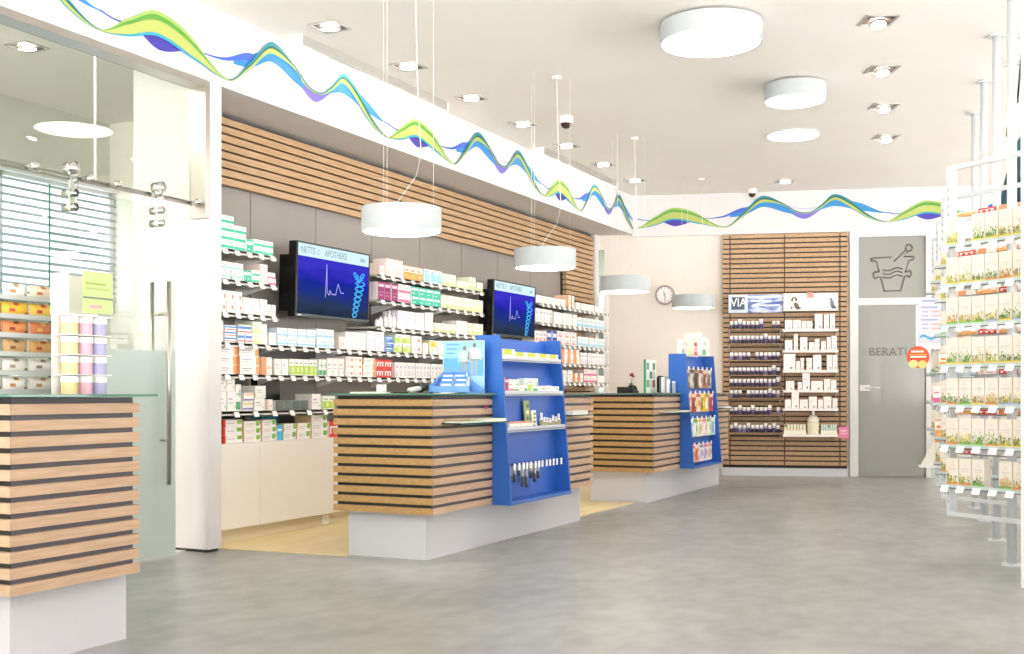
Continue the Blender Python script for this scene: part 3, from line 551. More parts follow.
SCR = screenmat(); HEAD = emis('screen_header', 'D4F0F4', 1.0); LINE = emis('screen_trace', 'A9A4F6', 1.1); SPN = emis('screen_spine', '49B4F4', 1.0); HTX = emis('screen_text', '8FAFB8', .8)
def tv(y0, label):
    t = empty('television', (-5.26, y0+.5, 1.635), label, 'television', 'wall-mounted televisions'); t.rotation_euler = (0, math.radians(1.5), 0)
    W = .5; H = .57
    m = MB(); m.box(-.075, 0, -W, W, 0, H, BLACK); bevel(m.build('casing', t), .006)
    m = MB(); m.box(-.18, -.075, -W+.03, W-.1, .04, H-.1, BLACK); m.build('rear_housing', t)
    m = MB(); m.box(-.36, -.17, -.12, .12, .18, .36, BLACK); m.build('wall_mount', t)
    m = MB(); m.box(.0, .004, -W, W, H-.014, H, mat('tv_bezel', '2E3A3C', .3)); m.box(0, .004, -W, W, 0, .022, mat('tv_bezel', '2E3A3C', .3)); m.box(0, .004, -W, -W+.014, .022, H-.014, BLACK); m.box(0, .004, W-.014, W, .022, H-.014, BLACK); m.box(.004, .005, -W+.02, -W+.07, .006, .014, ALU); m.build('bezel', t)
    m = MB(); m.box(-.001, .001, -W+.014, W-.014, -.268, .27, SCR); s = m.build('screen', t, (0, 0, .286))
    m = MB(); m.box(.001, .0018, -W+.014, W-.014, .175, .27, HEAD); m.build('header_strip', s)
    R_ = (math.pi/2, 0, math.pi/2)
    text('lettering', 'NETTE', .07, HTX, s, (.0022, -.355, .222), R_, .0003, sx=.9)
    text('lettering', 'APOTHEKE', .072, HTX, s, (.0022, .015, .222), R_, .0003, sx=.85)
    def pl(mb, pts, wd, mt, x=.0022):
        for (a, b), (c, d) in zip(pts, pts[1:]):
            l = math.hypot(c-a, d-b) or 1; nx, ny = -(d-b)/l*wd, (c-a)/l*wd
            mb.poly([(x, a-nx, b-ny), (x, c-nx, d-ny), (x, c+nx, d+ny), (x, a+nx, b+ny)], mt)
    m = MB(); pl(m, [(-.12, -.12), (-.108, .14), (-.098, -.08), (-.07, -.10), (-.06, -.06), (-.04, -.09), (.02, -.09), (.05, .0), (.09, -.07), (.13, -.07)], .004, LINE)
    m.build('heartbeat_trace', s); m = MB(); m.tube([(.0024, -.225+.02*math.sin(q), .222+.018*math.cos(q)) for q in [k*.52 for k in range(13)]], .002, HTX, 4); m.box(.0022, .003, .36, .43, .205, .235, emis('screen_badge', 'A9D4DC', .9)); m.build('header_emblem', s)
    m = MB()
    for ph in (0, math.pi):
        pl(m, [(.285+.0025*u+(.03+.0012*u)*math.sin(u*.62+ph), -.255+u*.0085) for u in range(36)], .006, SPN, .0022+.0004*(ph > 0))
    pl(m, [(.265+.004*u, -.255+u*.0085*1.9) for u in range(20)], .004, SPN, .0031)
    for sg in (-1, 1):
        pl(m, [(.345+sg*(.012+.075*math.sin(q)**2*(1 if q < 1.57 else .75)), .03+.115*math.sin(q*.5)*math.cos((q-1.2)*.75)) for q in [k*.2618 for k in range(13)]], .006, SPN, .0033)
        for k in range(3): pl(m, [(.345, .035+.02*k), (.345+sg*.035, .055+.022*k), (.345+sg*.06, .06+.022*k)], .003, SPN, .0036)
    m.build('spine_graphic', s); return t
tv(7.09, 'wide black wall television left of the orange and magenta boxes, heartbeat on its screen')
tv(10.38, 'wide black wall television partly hidden behind the near blue stand, heartbeat on screen')

# ------------------------------------------------------------ counters
def counter(y0, y1, x0, label, wood_end, Zt=1.04, notch=None, end_over=.0, base_y1=None):
    x1 = -3.543; t = empty('service_counter', ((x0+x1)/2, (y0+y1)/2, 0), label, 'counter', 'slatted service counters')
    def W(o): return child_world(o, t)
    m = MB(); m.box(x0+.06, -3.64, y0+.08, base_y1 or y1-.05, 0, .3, LAM); W(m.build('base'))
    zb, zt = .295, 1.032; n = 12; p = (zt-zb)/n; ms = MB()
    for i in range(n):
        z0 = zb+p*i; z1 = z0+p*.66
        ms.box(x0, x1, y0, y1, z0, z1, WOODL)
    o = W(ms.build('slats'))
    # end faces read darker: their shade is put into the colour of thin end pieces
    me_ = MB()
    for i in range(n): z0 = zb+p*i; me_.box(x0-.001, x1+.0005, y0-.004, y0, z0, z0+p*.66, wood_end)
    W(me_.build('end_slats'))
    m = MB(); m.box(x0+.02, x1-.02, y0+.02, y1-.02, zb+.005, 1.035, GREYB); m.box(x0+.018, x1-.022, y0+.018, y0+.02, zb+.005, 1.035, DARK); W(m.build('core'))  # core is coloured darker on the shaded end side
    m = MB(); xf = -3.50
    if notch: pts = [(x0-.02, y0-.03), (xf, y0-.03), (xf, notch[0]-.005), (-3.67, notch[0]-.005), (-3.67, notch[1]+.005), (xf, notch[1]+.005), (xf, y1+.06), (x0-.02, y1+.06)]
    else: pts = [(x0-.02, y0-.03), (xf, y0-.03), (xf, y1+.06), (x0-.02, y1+.06)]
    m.prism(pts, 'z', 1.038, 1.048, mat('counter_glass_top', '4F7F6C', .08)); W(m.build('glass_top')); return t
D1 = (6.985, 8.02); D2 = (11.17, 12.2)
counter(3.03, 3.69, -6.2, 'slatted oak service counter in the left foreground by the glass office', WOODL, base_y1=3.71)
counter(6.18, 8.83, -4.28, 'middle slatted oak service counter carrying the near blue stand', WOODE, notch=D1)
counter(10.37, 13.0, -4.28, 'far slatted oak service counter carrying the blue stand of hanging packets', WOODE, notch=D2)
def ledge(y0, y1, z, label):
    m = MB(); m.box(-3.542, -3.40, y0, y1, z, z+.008, TOPG); m.box(-3.402, -3.398, y0, y1, z, z+.008, EDGE); return tag(m.build('glass_ledge'), label, 'shelf', 'narrow glass ledges on the counter fronts')
ledge(6.28, 6.96, .855, 'narrow glass ledge on the middle counter left of the blue stand'); ledge(8.05, 8.5, .875, 'narrow glass ledge on the middle counter right of the blue stand')
ledge(10.5, 11.14, .855, 'narrow glass ledge on the far counter left of its blue stand'); ledge(12.24, 12.75, .875, 'narrow glass ledge on the far counter right of its blue stand')
def mag(x, y, z, wx, wy, h, c, label, rz=0, group='leaflets on the glass ledges'):
    m = MB(); k = 5
    for i in range(k): m.box(-wx/2+.001*(i % 2), wx/2-.001*(i % 2), -wy/2, wy/2, h*i/k, h*(i+1)/k-.0004, col('F3F1EA') if i < k-1 else col(c))
    m.box(-wx/2+.01, wx/2-.01, -wy/2+.02, -wy/2+.07, h, h+.0005, col('C9CDB8')); m.box(-wx/2+.01, wx/2-.01, wy/2-.06, wy/2-.02, h, h+.0005, col('B4C47A'))
    return tag(m.build('magazine', None, (x, y, z), rz), label, 'magazine', group)
mag(-3.47, 6.44, .864, .12, .28, .012, '7FA060', 'green covered magazine flat on the ledge left of the near blue stand'); mag(-3.465, 6.78, .864, .125, .28, .02, 'EDEFE0', 'pale thicker magazine on the ledge against the near blue stand')
mag(-3.47, 8.24, .884, .12, .3, .03, 'E8ECEC', 'white leaflet pile on the ledge right of the near blue stand'); mag(-3.47, 10.95, .864, .12, .3, .016, 'A8B86A', 'yellow-green magazine on the ledge left of the far blue stand')
mag(-3.47, 10.62, .864, .12, .25, .008, 'E2E4DA', 'thin pale magazine on the ledge near the far counter corner'); mag(-3.47, 12.5, .884, .12, .25, .02, 'DDE3E4', 'white leaflet pile on the ledge right of the far blue stand')
m = MB(); y = Yat(486, -3.54); m.box(-3.5425, -3.5415, y-.015, y+.015, .942, .968, col('B83848')); m.box(-3.5414, -3.541, y-.013, y+.013, .943, .952, col('3E5FA0')); tag(m.build('sticker'), 'tiny red and blue square sticker on a counter slat beside the near stand', 'sticker')
# ------------------------------------------------------------ blue stands
def stand(y0, y1, label, shelves):
    t = empty('display_stand', (-3.52, (y0+y1)/2, .29), label, 'display stand', 'blue display stands on the counters')
    def W(o): return child_world(o, t)
    prof = [(-3.541, .29), (-3.396, .29), (-3.485, 1.447), (-3.662, 1.447), (-3.662, 1.052), (-3.541, 1.052)]
    m = MB(); m.prism(prof, 'y', y0, y0+.02, BLUE); W(m.build('side_panel')); m = MB(); m.prism(prof, 'y', y1-.02, y1, BLUE); W(m.build('side_panel'))
    m = MB(); m.prism([(-3.541, .30), (-3.52, .30), (-3.52, 1.06), (-3.615, 1.435), (-3.635, 1.435), (-3.541, 1.062)], 'y', y0+.021, y1-.021, BLUEIN); W(m.build('back_panel'))
    m = MB(); m.prism([(-3.541, .29), (-3.398, .29), (-3.400, .315), (-3.541, .315)], 'y', y0+.021, y1-.021, BLUE); W(m.build('bottom_panel'))
    for z in shelves:
        xf = -3.396-(z-.29)/1.157*.089; xb = -3.519 if z < 1.06 else -3.519-(z-1.06)*.253
        m = MB(); m.box(xb, xf, y0+.022, y1-.022, z-.006, z, mat('tray_grey', 'C3CBD6', .4)); m.box(xf-.004, xf, y0+.022, y1-.022, z-.012, z+.022, mat('tray_lip', 'CBD0DA', .4)); W(m.build('shelf_tray'))
    return t
stand(*D1, 'blue sloping display stand on the middle counter with boxes on three shelves', (1.283, 1.045, .795))
stand(*D2, 'blue sloping display stand on the far counter with rows of hanging packets', ())
def dbox(yc_, z, wd, dp, h, style, label, group, xf, name='product_box', rx=0):
    me = carton(wd, dp, h, style, name); return tag(link(name, me, None, (xf, yc_, z), math.pi/2+rx), label, 'box', group)
STY['limeflat'] = ('F4F3E6', 'E5EBC8', [(.05, .45, .75, .98, 'C3CF3C'), (.3, .15, .9, .3, 'C9C9B2')]); DESC['limeflat'] = 'x'
ys0 = D1[0]+.03
for i, wd in enumerate((.20, .19, .2, .19, .17)):
    dbox(ys0+wd/2, 1.284, wd-.006, .075, .055+(.015 if i == 0 else 0), 'limeflat', 'flat cream box with lime print, %s from left on top shelf of near stand' % ordn(i+1), 'boxes on the top shelf of the near stand', -3.479); ys0 += wd
ys0 = D1[0]+.03
for i, (wd, h, st) in enumerate(((.06, .11, 'magenta'), (.085, .1, 'pinkwhite'), (.085, .10, 'green'), (.08, .06, 'pinkwhite'), (.06, .11, 'green'), (.09, .11, 'lime'), (.085, .11, 'green'), (.13, .055, 'green'), (.12, .06, 'pinkwhite'), (.13, .055, 'green'))):
    dbox(ys0+wd/2, 1.046, wd-.006, .05, h, st, '%s, %s from left on middle shelf of near stand' % (DESC[st], ordn(i+1)), 'boxes on the middle shelf of the near stand', -3.461); ys0 += wd
m = MB(); m.box(-.045, .03, -.19, .19, 0, .055, col('F2EEE6')); m.box(.03, .031, -.19, .19, .045, .055, col('E09A7A')); m.box(-.04, .025, -.18, .18, .055, .057, col('DFA088'))
for k in range(7): m.box(.03, .0305, -.17+.05*k, -.15+.05*k, .01, .03, col('D9C9C0'))
tag(m.build('carton_tray', None, (-3.475, 7.24, .796)), 'white carton tray with orange rim on the lower shelf of the near stand', 'box')
def leaf(name, y, z, wd, h, c, label, cat, group, lean=.1, x=-3.48):
    m = MB(); m.faces([(0, -wd/2, 0), (0, wd/2, 0), (-lean*h, wd/2, h), (-lean*h, -wd/2, h), (-.008, -wd/2, 0), (-.008, wd/2, 0), (-lean*h-.008, wd/2, h), (-lean*h-.008, -wd/2, h)], [(0, 1, 2, 3), (7, 6, 5, 4), (0, 4, 5, 1), (1, 5, 6, 2), (2, 6, 7, 3), (3, 7, 4, 0)], col(c[0]))
    for i in range(4):
        v0 = (.08+.22*i)*h; v1 = v0+.13*h; o = .0006; u = (-.4+.1*i)*wd
        m.poly([(-lean*v0+o, u, v0), (-lean*v0+o, u+.5*wd, v0), (-lean*v1+o, u+.5*wd, v1), (-lean*v1+o, u, v1)], col(c[1+i % 2]))
    return tag(m.build(name, None, (x, y, z)), label, cat, group)
leaf('leaflet', 7.44, .797, .09, .2, ('9AA86A', 'D9D9B0', '5F7038'), 'tall leafy green leaflet on the lower shelf of the near stand', 'leaflet', 'leaflets on the near stand'); leaf('leaflet', 7.53, .797, .07, .13, ('E9E9E0', '8F9A58', '6E7A48'), 'shorter white and green leaflet on the lower shelf of the near stand', 'leaflet', 'leaflets on the near stand', x=-3.47)
for i in range(7):
    h = (.11, .08, .075, .07, .09, .08, .1)[i]
    lathe_item('spray_bottle', [(0, 0), (.016, 0), (.016, h*.55), (.008, h*.65), (.009, h), (0, h)], [col('8C8A60'), col('A5A27A'), col(WH), col(WH), col(WH)], (-3.462, 7.62+.052*i, .7965), 'small olive bottle with white cap, %s from left on the near stand' % ordn(i+1), 'bottle', 'small bottles on the near stand', 12)
# hooks with hanging items on the near stand
for i in range(13):
    y = 7.1+i*.066+random.uniform(-.008, .008); z = .555; xf = -3.43 if i < 8 else -3.42
    t = empty('hanging_brush', (-3.52, y, z), 'slim clear packet with white tag, %s of the hook row on near stand' % ordn(i+1), 'hanging packet', 'packets hanging on the near stand')
    m = MB(); m.tube([(0, 0, 0), (.09, 0, 0), (.097, 0, .01)], .002, CHROME, 5); m.build('hook', t)
    m = MB(); m.box(.094, .097, -.014, .014, -.035, .012, col('FAFAFA')); m.build('price_tag', t)
    if i < 8:
        L_ = (.13, .12, .08, .16, .17, .11, .14, .12)[i]; m = MB(); m.tube([(.06, 0, -.01), (.06, 0, -L_)], .009, mat('clear_grey_plastic', 'B9BEC6', .2), 8); m.tube([(.06, 0, -L_*.55), (.06, 0, -L_)], .0125, mat('dark_handle', '4A5060', .3), 8); m.tube([(.04, .012, -.01), (.04, .012, -L_*.9)], .007, col('D9D6CF'), 8); m.build('brush', t)
# four hook rows on the far stand
rows = [(1.30, .20, (('6A5A50', 'C9B8A0', '2E2622'), ('B0A89A', '3E2A24', 'D9CFC0'), ('4A3228', 'A08070', '201814'), ('C9C0B4', '8A4A38', 'E3DCD0'), ('B07058', 'D9C9B8', '6E3A2C'), ('A59C90', 'D9D3C8', '5E5048'))),
        (1.05, .195, (('D98C6A', 'F0E0C8', 'B04038'), ('B8443C', 'F2D9A8', '6E2A38'), ('E9D9D0', 'C94A4A', 'F0C070'), ('D9B83C', 'F0E6A0', 'A08020'), ('E0C24A', 'B89A30', 'F6EEC8'), ('C03A50', 'F0D0D0', '902A40'))),
        (.79, .19, (('9AD0E6', 'E6F4F8', '5FA8C8'), ('CFE7C0', '7FB84A', 'F2F6E8'), ('F2EDE0', 'E6D04A', 'C9C9B0'), ('F0C9D6', 'E08AA8', 'FAF0F2'), ('D6E8B0', '9AC060', 'F2F6E8'), ('B8DCEC', 'F2F2F2', '6FAED0'))),
        (.525, .18, (('F2EDE6', 'E07A60', 'C9C0B4'), ('E89A7A', 'F6E0D0', 'D05A4A'), ('F2F0EA', '9A8AC0', 'C9C4DA'), ('E6E0EA', 'D07A90', 'B0A4C8'), ('F0E6E0', 'D98C8C', 'C9B8B0')))]
for ri, (z, h, cs) in enumerate(rows):
    for i, c in enumerate(cs):
        y = D2[0]+.11+i*(.16 if ri < 3 else .15); zb = z-.02; x = -3.40-(z-.29)/1.157*.089-.035
        t = empty('hanging_packet', (x, y, z), 'hanging packet, %s from left in the %s row of the far stand' % (ordn(i+1), ('top', 'second', 'third', 'bottom')[ri]), 'packet', 'packets hanging on the far stand')
        m = MB(); m.tube([(-.09 if z < 1.06 else -.11, 0, 0), (.03, 0, 0), (.034, 0, .014)], .002, CHROME, 5); m.build('hook', t)
        m = MB(); m.box(.030, .033, -.018, .018, -.012, .022, col('F6F6F6')); m.build('price_tag', t)
        sl = random.uniform(-.12, .12); m = MB(); wd = .078
        vs = [(.012-.01*k, a+sl*b, -b) for k in (0, 1) for a, b in ((-wd, h), (wd, h), (wd, .0), (-wd, .0))]
        m.faces(vs, [(0, 1, 2, 3), (7, 6, 5, 4), (0, 4, 5, 1), (1, 5, 6, 2), (2, 6, 7, 3), (3, 7, 4, 0)], col(c[0]))
        for q, (u0, u1, v0, v1) in enumerate(((-.9, .9, .78, .95), (-.5, .3, .15, .7), (.35, .85, .3, .6), (-.85, -.55, .1, .5))):
            a0, a1, b0, b1 = u0*wd, u1*wd, h*(1-v1), h*(1-v0); m.poly([(.0126, a0+sl*b1, -b1), (.0126, a1+sl*b1, -b1), (.0126, a1+sl*b0, -b0), (.0126, a0+sl*b0, -b0)], col(c[1+q % 2]))
        m.build('pouch', t)
# things on top of the far stand
for i, (y, wd, h, st) in enumerate(((11.24, .06, .15, 'green'), (11.36, .07, .14, 'spine'), (11.5, .12, .21, 'palelime'), (11.67, .1, .13, 'red'), (11.83, .13, .24, 'plain'), (11.99, .14, .2, 'green'), (12.12, .1, .19, 'pink'))):
    dbox(y, 1.448, wd, .05, h, st, '%s, %s from left on top of the far blue stand' % (DESC[st], ordn(i+1)), 'packages on top of the far stand', -3.53)
# middle counter items
CTZ = 1.0485
t = empty('leaflet_dispenser', (-3.73, 6.82, CTZ), 'pale blue counter dispenser with couple photo card and small blue boxes', 'dispenser', rz=-math.pi/2)
m = MB(); m.prism([(-.14, 0), (.14, 0), (.17, .03), (-.06, .17), (-.14, .17)], 'x', -.10, -.09, mat('dispenser_blue', '6FA0DC', .4)); m.box(-.10, .12, -.14, .14, 0, .008, mat('dispenser_blue', '6FA0DC', .4)); m.box(.11, .12, -.14, .16, 0, .05, mat('dispenser_blue', '6FA0DC', .4))
m.prism([(-.10, .0), (.12, .0), (.12, .05), (-.10, .16)], 'y', -.145, -.138, mat('dispenser_blue', '6FA0DC', .4)); m.build('tray', t)
m = MB(); cx = -.108; m.box(cx, cx+.006, -.16, .16, 0.0, .36, col('C4DCF0')); c = cx+.0066
m.poly([(c, -.155, .005), (c, .155, .005), (c, .155, .12), (c, -.155, .12)], col('9CC4E6')); m.poly([(c, -.155, .12), (c, .155, .12), (c, .155, .24), (c, -.155, .24)], col('5FA4DC')); m.poly([(c, -.155, .24), (c, .155, .24), (c, .155, .355), (c, -.155, .355)], col('8ABCE8'))
c += .0006
def figure(m, c, y, z, s, top, leg):
    def e(cy, cz, ry, rz_, mt, n=12): m.poly([(c, y+s*(cy+ry*math.cos(a)), z+s*(cz+rz_*math.sin(a))) for a in [2*math.pi*i/n for i in range(n)]], mt)
    e(0, .95, .06, .075, col('7A6A5E')); m.poly([(c, y+s*a, z+s*b) for a, b in ((-.14, .5), (.14, .5), (.15, .86), (-.15, .86))], col(top))
    for q in ((-.1, -.03), (.03, .12)): m.poly([(c, y+s*a, z+s*b) for a, b in ((q[0]-.02, 0), (q[0]+.05, 0), (q[1]+.03, .52), (q[1]-.09, .52))], col(leg))
    for q in (-1, 1): m.poly([(c, y+s*a, z+s*b) for a, b in ((q*.15, .84), (q*.2, .82), (q*.24, .5), (q*.19, .5))], col(top))
figure(m, c, .01, .10, .22, 'B4BEBE', '8C9CA0'); figure(m, c, .085, .12, .22, 'EDEBE6', '9AA4AC')
for k in range(3): m.poly([(c, -.13, .33-.03*k), (c, -.13+.1-.02*k, .33-.03*k), (c, -.13+.1-.02*k, .34-.03*k), (c, -.13, .34-.03*k)], col('5E94CC'))
m.build('header_card', t)
for i, (dx, dy, dz) in enumerate(((.055, .06, .009), (.055, -.05, .009), (0, .04, .04), (0, -.07, .04), (-.05, .0, .07), (-.05, -.09, .07))):
    me = carton(.095, .03, .075, 'blue', 'leaflet_box'); tag(link('leaflet_box', me, None, (-3.73+dy, 6.82-dx, CTZ+dz), 0), 'small blue box in the counter dispenser, %s row, %s one' % (('front', 'middle', 'rear')[i//2], ('right', 'left')[i % 2]), 'box', 'blue boxes in the dispenser')
m = MB(); m.box(-.05, .05, -.07, .07, 0, .003, col('F4F4F0')); m.box(-.02, .06, .0, .1, .003, .006, col('EDEFEA')); tag(m.build('paper_sheet', None, (-3.6, 6.42, CTZ), .2), 'white paper sheets lying on the glass top before the dispenser', 'paper')
t = empty('barcode_scanner', (-3.9, 6.62, CTZ), 'dark and white handheld scanner lying on the middle counter', 'scanner')
m = MB(); m.tube([(0, -.13, .02), (0, -.05, .028), (0, .02, .035)], .018, mat('scanner_grey', 'C9C9C4', .4), 10); m.build('handle', t); m = MB(); m.tube([(0, .0, .032), (0, .06, .045), (0, .11, .045)], .028, BLACK, 12); m.build('head', t)
m = MB(); m.tube([(0, -.13, .02), (.03, -.2, .006), (-.06, -.26, .006), (-.12, -.15, .006)], .004, BLACK, 6); m.build('cable', t)
me = carton(.06, .04, .06, 'plain', 'small_box'); tag(link('small_box', me, None, (-4.15, Yat(384, -4.15), CTZ), math.pi/2), 'small white box standing alone on the middle counter glass', 'box')
mag(-4.1, 6.35, CTZ, .2, .26, .012, 'B8C87A', 'pale green notepad lying on the middle counter end', .2, 'papers on the counters')
# far counter items
t = empty('brochure_stand', (-3.75, 10.86, CTZ), 'tall green edged brochure display on the far counter', 'brochure stand')
m = MB(); m.box(0, .012, -.17, .15, 0, .33, col('E6E9E0')); m.box(.0, .015, -.19, -.16, 0, .33, col('2F9A78'))
for i in range(9):
    u, v = -.14+.09*(i % 3), .06+.085*(i//3); m.poly([(.0126, u, v), (.0126, u+.075, v), (.0126, u+.075, v+.07), (.0126, u, v+.07)], col(('6E9A70', 'C8D8C4', '9A5A5A', 'DDE2DC', '4E6E5A', 'B8C6B8', '7E8E84', 'EFEFEA', '5A7A66')[i]))
m.build('board', t); m = MB(); m.box(-.08, .06, -.17, .15, 0, .006, ALU); m.build('foot', t)
t = empty('brochure_holder', (-3.6, 10.98, CTZ), 'clear brochure holder with white folders beside the far blue stand', 'brochure holder')
m = MB(); m.box(-.06, .05, -.12, .16, 0, .004, CLEAR); m.box(.046, .05, -.12, .16, 0, .1, CLEAR); m.box(-.06, -.056, -.12, .16, 0, .17, CLEAR); m.build('holder', t)
for k in range(3): m = MB(); m.box(-.04+.028*k, -.03+.028*k, -.11+.09*k, -.03+.09*k, .005, .16-.02*k, col('EEF1F2')); m.build('brochure', t)
t = empty('flower_vase', (-3.9, 10.72, CTZ), 'small vase with a dark red flower on the far counter', 'vase'); m = MB(); m.lathe([(0, 0), (.025, 0), (.03, .04), (.014, .08), (.018, .1)], mat('vase_dark', '4A5A40', .3), seg=16); m.build('vase', t)
m = MB(); m.tube([(0, 0, .02), (.01, 0, .15)], .003, col('3E5A34'), 6); m.build('stem', t); m = MB()
for k in range(7): a = k*.9; m.lathe([(0, -.014), (.016, 0), (0, .014)], col('9A2A30'), c=(.01+.014*math.cos(a), .014*math.sin(a), .165+.004*k), seg=10)
m.build('flower', t)
t = empty('telephone', (-3.85, 10.5, CTZ), 'dark desk telephone on the far counter corner', 'telephone'); m = MB(); m.prism([(-.09, 0), (.09, 0), (.09, .02), (-.09, .06)], 'x', -.08, .08, BLACK); m.build('phone_base', t)
m = MB(); m.tube([(.05, -.09, .06), (.05, -.06, .075), (.05, .05, .06), (.05, .09, .035)], .016, BLACK, 8); m.build('handset', t)
m = MB(); m.lathe([(0, 0), (.035, .0), (.035, .16), (.02, .175), (0, .175)], BLACK, seg=18); tag(m.build('black_canister', None, (-3.72, 11.085, CTZ)), 'black upright canister behind the far blue stand edge', 'canister')
# ------------------------------------------------------------ foreground counter items
t = empty('tub_rack', (-3.70, 3.60, CTZ), 'white card rack with green header holding rows of small tubs', 'display rack')
m = MB(); m.box(-.10, .0, -.15, -.145, .33, .5, col('E6E2E2')); m.box(-.10, -.094, -.145, .1, 0, .5, col('F4F2EE')); m.build('card_back', t)
m = MB(); m.box(-.0, .004, -.075, .09, .34, .515, col('B9CC84')); m.box(.004, .0045, -.075, .09, .40, .408, col('6E7A70')); m.box(.004, .0045, -.06, .05, .46, .468, col('8CA84A')); m.box(.004, .0045, -.06, .07, .44, .446, col('9AB45A')); m.box(.004, .0045, -.04, .03, .36, .375, col('E6A0A0')); m.build('header_card', t)
for z in (.083, .166, .249, .33): m = MB(); m.box(-.094, .0, -.145, .09, z-.005, z-.001, col('F4F2EE')); m.build('tier', t)
for r_ in range(4):
    for k in range(3):
        c = ('DECB94', 'D8B0C0', 'A9A8CC')[k]
        lathe_item('cream_tub', [(0, 0), (.034, 0), (.034, .048), (.036, .05), (.036, .074), (0, .074)], [col(c), col(c), col(WH), col(WH), col(WH)], (-3.70-.045, 3.60-.10+.078*k, CTZ+.083*r_+.0005),
            'white lidded tub with %s label, %s tier of the tub rack' % (('yellow', 'pink', 'violet')[k], ('bottom', 'second', 'third', 'top')[r_]), 'tub', 'tubs in the counter rack', 20)
t = empty('candy_rack', (-4.02, 3.40, CTZ), 'clear acrylic rack of sweet bags at the left frame edge', 'display rack')
m = MB(); m.box(-.16, -.155, -.35, .22, 0, .50, CLEAR)
m.box(-.16, .10, .22, .225, 0, .46, CLEAR)
for z in (0.0, .078, .156, .234, .312, .39): m.box(-.155, .10, -.35, .22, z, z+.004, CLEAR); m.box(.096, .10, -.35, .22, z, z+.02, mat('acrylic_edge', 'B9BDB9', .3))
m.build('acrylic_frame', t)
CB = [('E9E6DE', 'B07A3A', 'C9C9C0'), ('E3DED6', '9A8A7A', 'D6D2C8'), ('C9A070', '7A5A30', 'E6E0D0'), ('D98A50', '8A3A20', 'E9E0D0'), ('E6B83C', 'C04A30', 'F0E6C8'), ('DDE6DE', 'C08A50', '8A6A40')]
for r_ in range(6):
    for k in range(4):
        c = CB[r_] if k != 3 else [('D9D4CC', 'B08A60', '9A9088'), ('DAD5CE', '8A7A70', 'B8B0A8'), ('C99A5A', 'A04A30', 'E9DCC0'), ('C9744A', 'D9B050', 'E9E0D0'), ('E0B84A', 'B8402C', 'F0E2B0'), ('D6C9B0', 'A86A3A', 'F0E9DC')][r_]; m = MB(); n = 10; hw, hh = .065, .066
        for i in range(n):  # pillow shaped bag
            pass
        grid = [[(.018*math.sin(math.pi*j/5)*math.sin(math.pi*i/5)**.6 if 0 < i < 5 and 0 < j < 5 else .001, -hw+2*hw*i/5, hh*j/5+.0) for j in range(6)] for i in range(6)]
        vs = [q for g in grid for q in g]+[(-q[0]-.002, q[1], q[2]) for g in grid for q in g]; fs = []; 
        for i in range(5):
            for j in range(5): a_ = i*6+j; fs += [(a_, a_+6, a_+7, a_+1), (36+a_+1, 36+a_+7, 36+a_+6, 36+a_)]
        b_ = list(range(0, 6)); 
        for i in range(5): fs += [(i, i+1, 37+i, 36+i), (30+i, 66+i, 67+i, 31+i), (i*6, 36+i*6, 42+i*6, i*6+6), (i*6+5, i*6+11, 47+i*6, 41+i*6)]
        m.faces(vs, fs, col(c[0]), True)
        for f_i in range(0, len(m.f)):
            if f_i % 7 == 0: m.m[f_i] = m.mi(col(c[1]))
            elif f_i % 5 == 0: m.m[f_i] = m.mi(col(c[2]))
        tag(m.build('sweet_bag', None, (-4.02+.06, 3.40-.27+.14*k, CTZ+.078*r_+.0045), random.uniform(-.1, .1)), 'shiny sweet bag, %s tier from the bottom, %s column of the acrylic rack' % (ordn(r_+1), ordn(k+1)), 'bag', 'sweet bags in the acrylic rack')

# ------------------------------------------------------------ back wall: slatted shelf panel
s0, s1 = backs(722, .07)[0], backs(848, .07)[0]
RB = math.atan2(BU[1], BU[0])
t = empty('vitamin_display', bpt((s0+s1)/2, 0, 0), 'tall oak slat wall panel with vitamin shelves beside the consulting room door', 'wall panel', rz=RB)
hw = (s1-s0)/2; m = MB(); p = (3.06-.12)/47
for i in range(47): m.box(-hw, hw, -.062, -.03, .12+p*i+p*.28, .12+p*(i+1), WOOD)
m.build('slats', t); m = MB(); m.box(-hw+.01, hw-.01, -.03, -.001, .1, 3.065, DARK); m.build('backing', t)
m = MB(); m.box(-hw, hw, -.075, -.001, 0, .1, LAM); m.build('plinth', t)
for px in (730, 784.5, 840): s = backs(px, .07)[0]-(s0+s1)/2; m = MB(); m.box(s-.008, s+.008, -.068, -.062, .13, 3.05, mat('rail_dark', '5A4632', .5)); m.build('shelf_rail', t)
def bshelf(px0, px1, py, label, group, c, off=.22, th=.015):
    a, b = backs(px0, off)[0], backs(px1, off)[0]; Z_ = backZ((px0+px1)/2, py, off)
    t = empty('panel_shelf', bpt((a+b)/2, 0, Z_), label, 'shelf', group, RB); h = (b-a)/2
    m = MB(); m.box(-h, h, -off, -.07, -th, -.001, c); m.build('shelf_board', t)
    for s_ in (-h+.02, h-.02): m = MB(); m.prism([(-.07, -th), (-off*.8, -th), (-.07, -.08)], 'x', s_-.004, s_+.004, WMET); m.build('bracket', t)
    return Z_
BOT = {}
def bottle(k):
    if k in BOT: return BOT[k]
    r, h, c = ((.023, .095, '352A4E'), (.023, .095, '221E3A'), (.025, .12, '4E4468'), (.023, .095, '766A8C'))[k]; m = MB()
    m.lathe([(0, 0), (r, 0), (r, h*.12), (r, h*.5), (r, h*.6), (r*.8, h*.68), (r*.92, h*.7), (r*.92, h), (0, h)], None, seg=14, mats=[col(c), col(c), col(c), col('C9C4D4'), col('B9B4C4'), col(WH), col('FAF8F4'), col('FAF8F4')])
    BOT[k] = m.mesh('vitamin_bottle'); return BOT[k]
wshelf = mat('oak_shelf', '9A7A4E', .5)
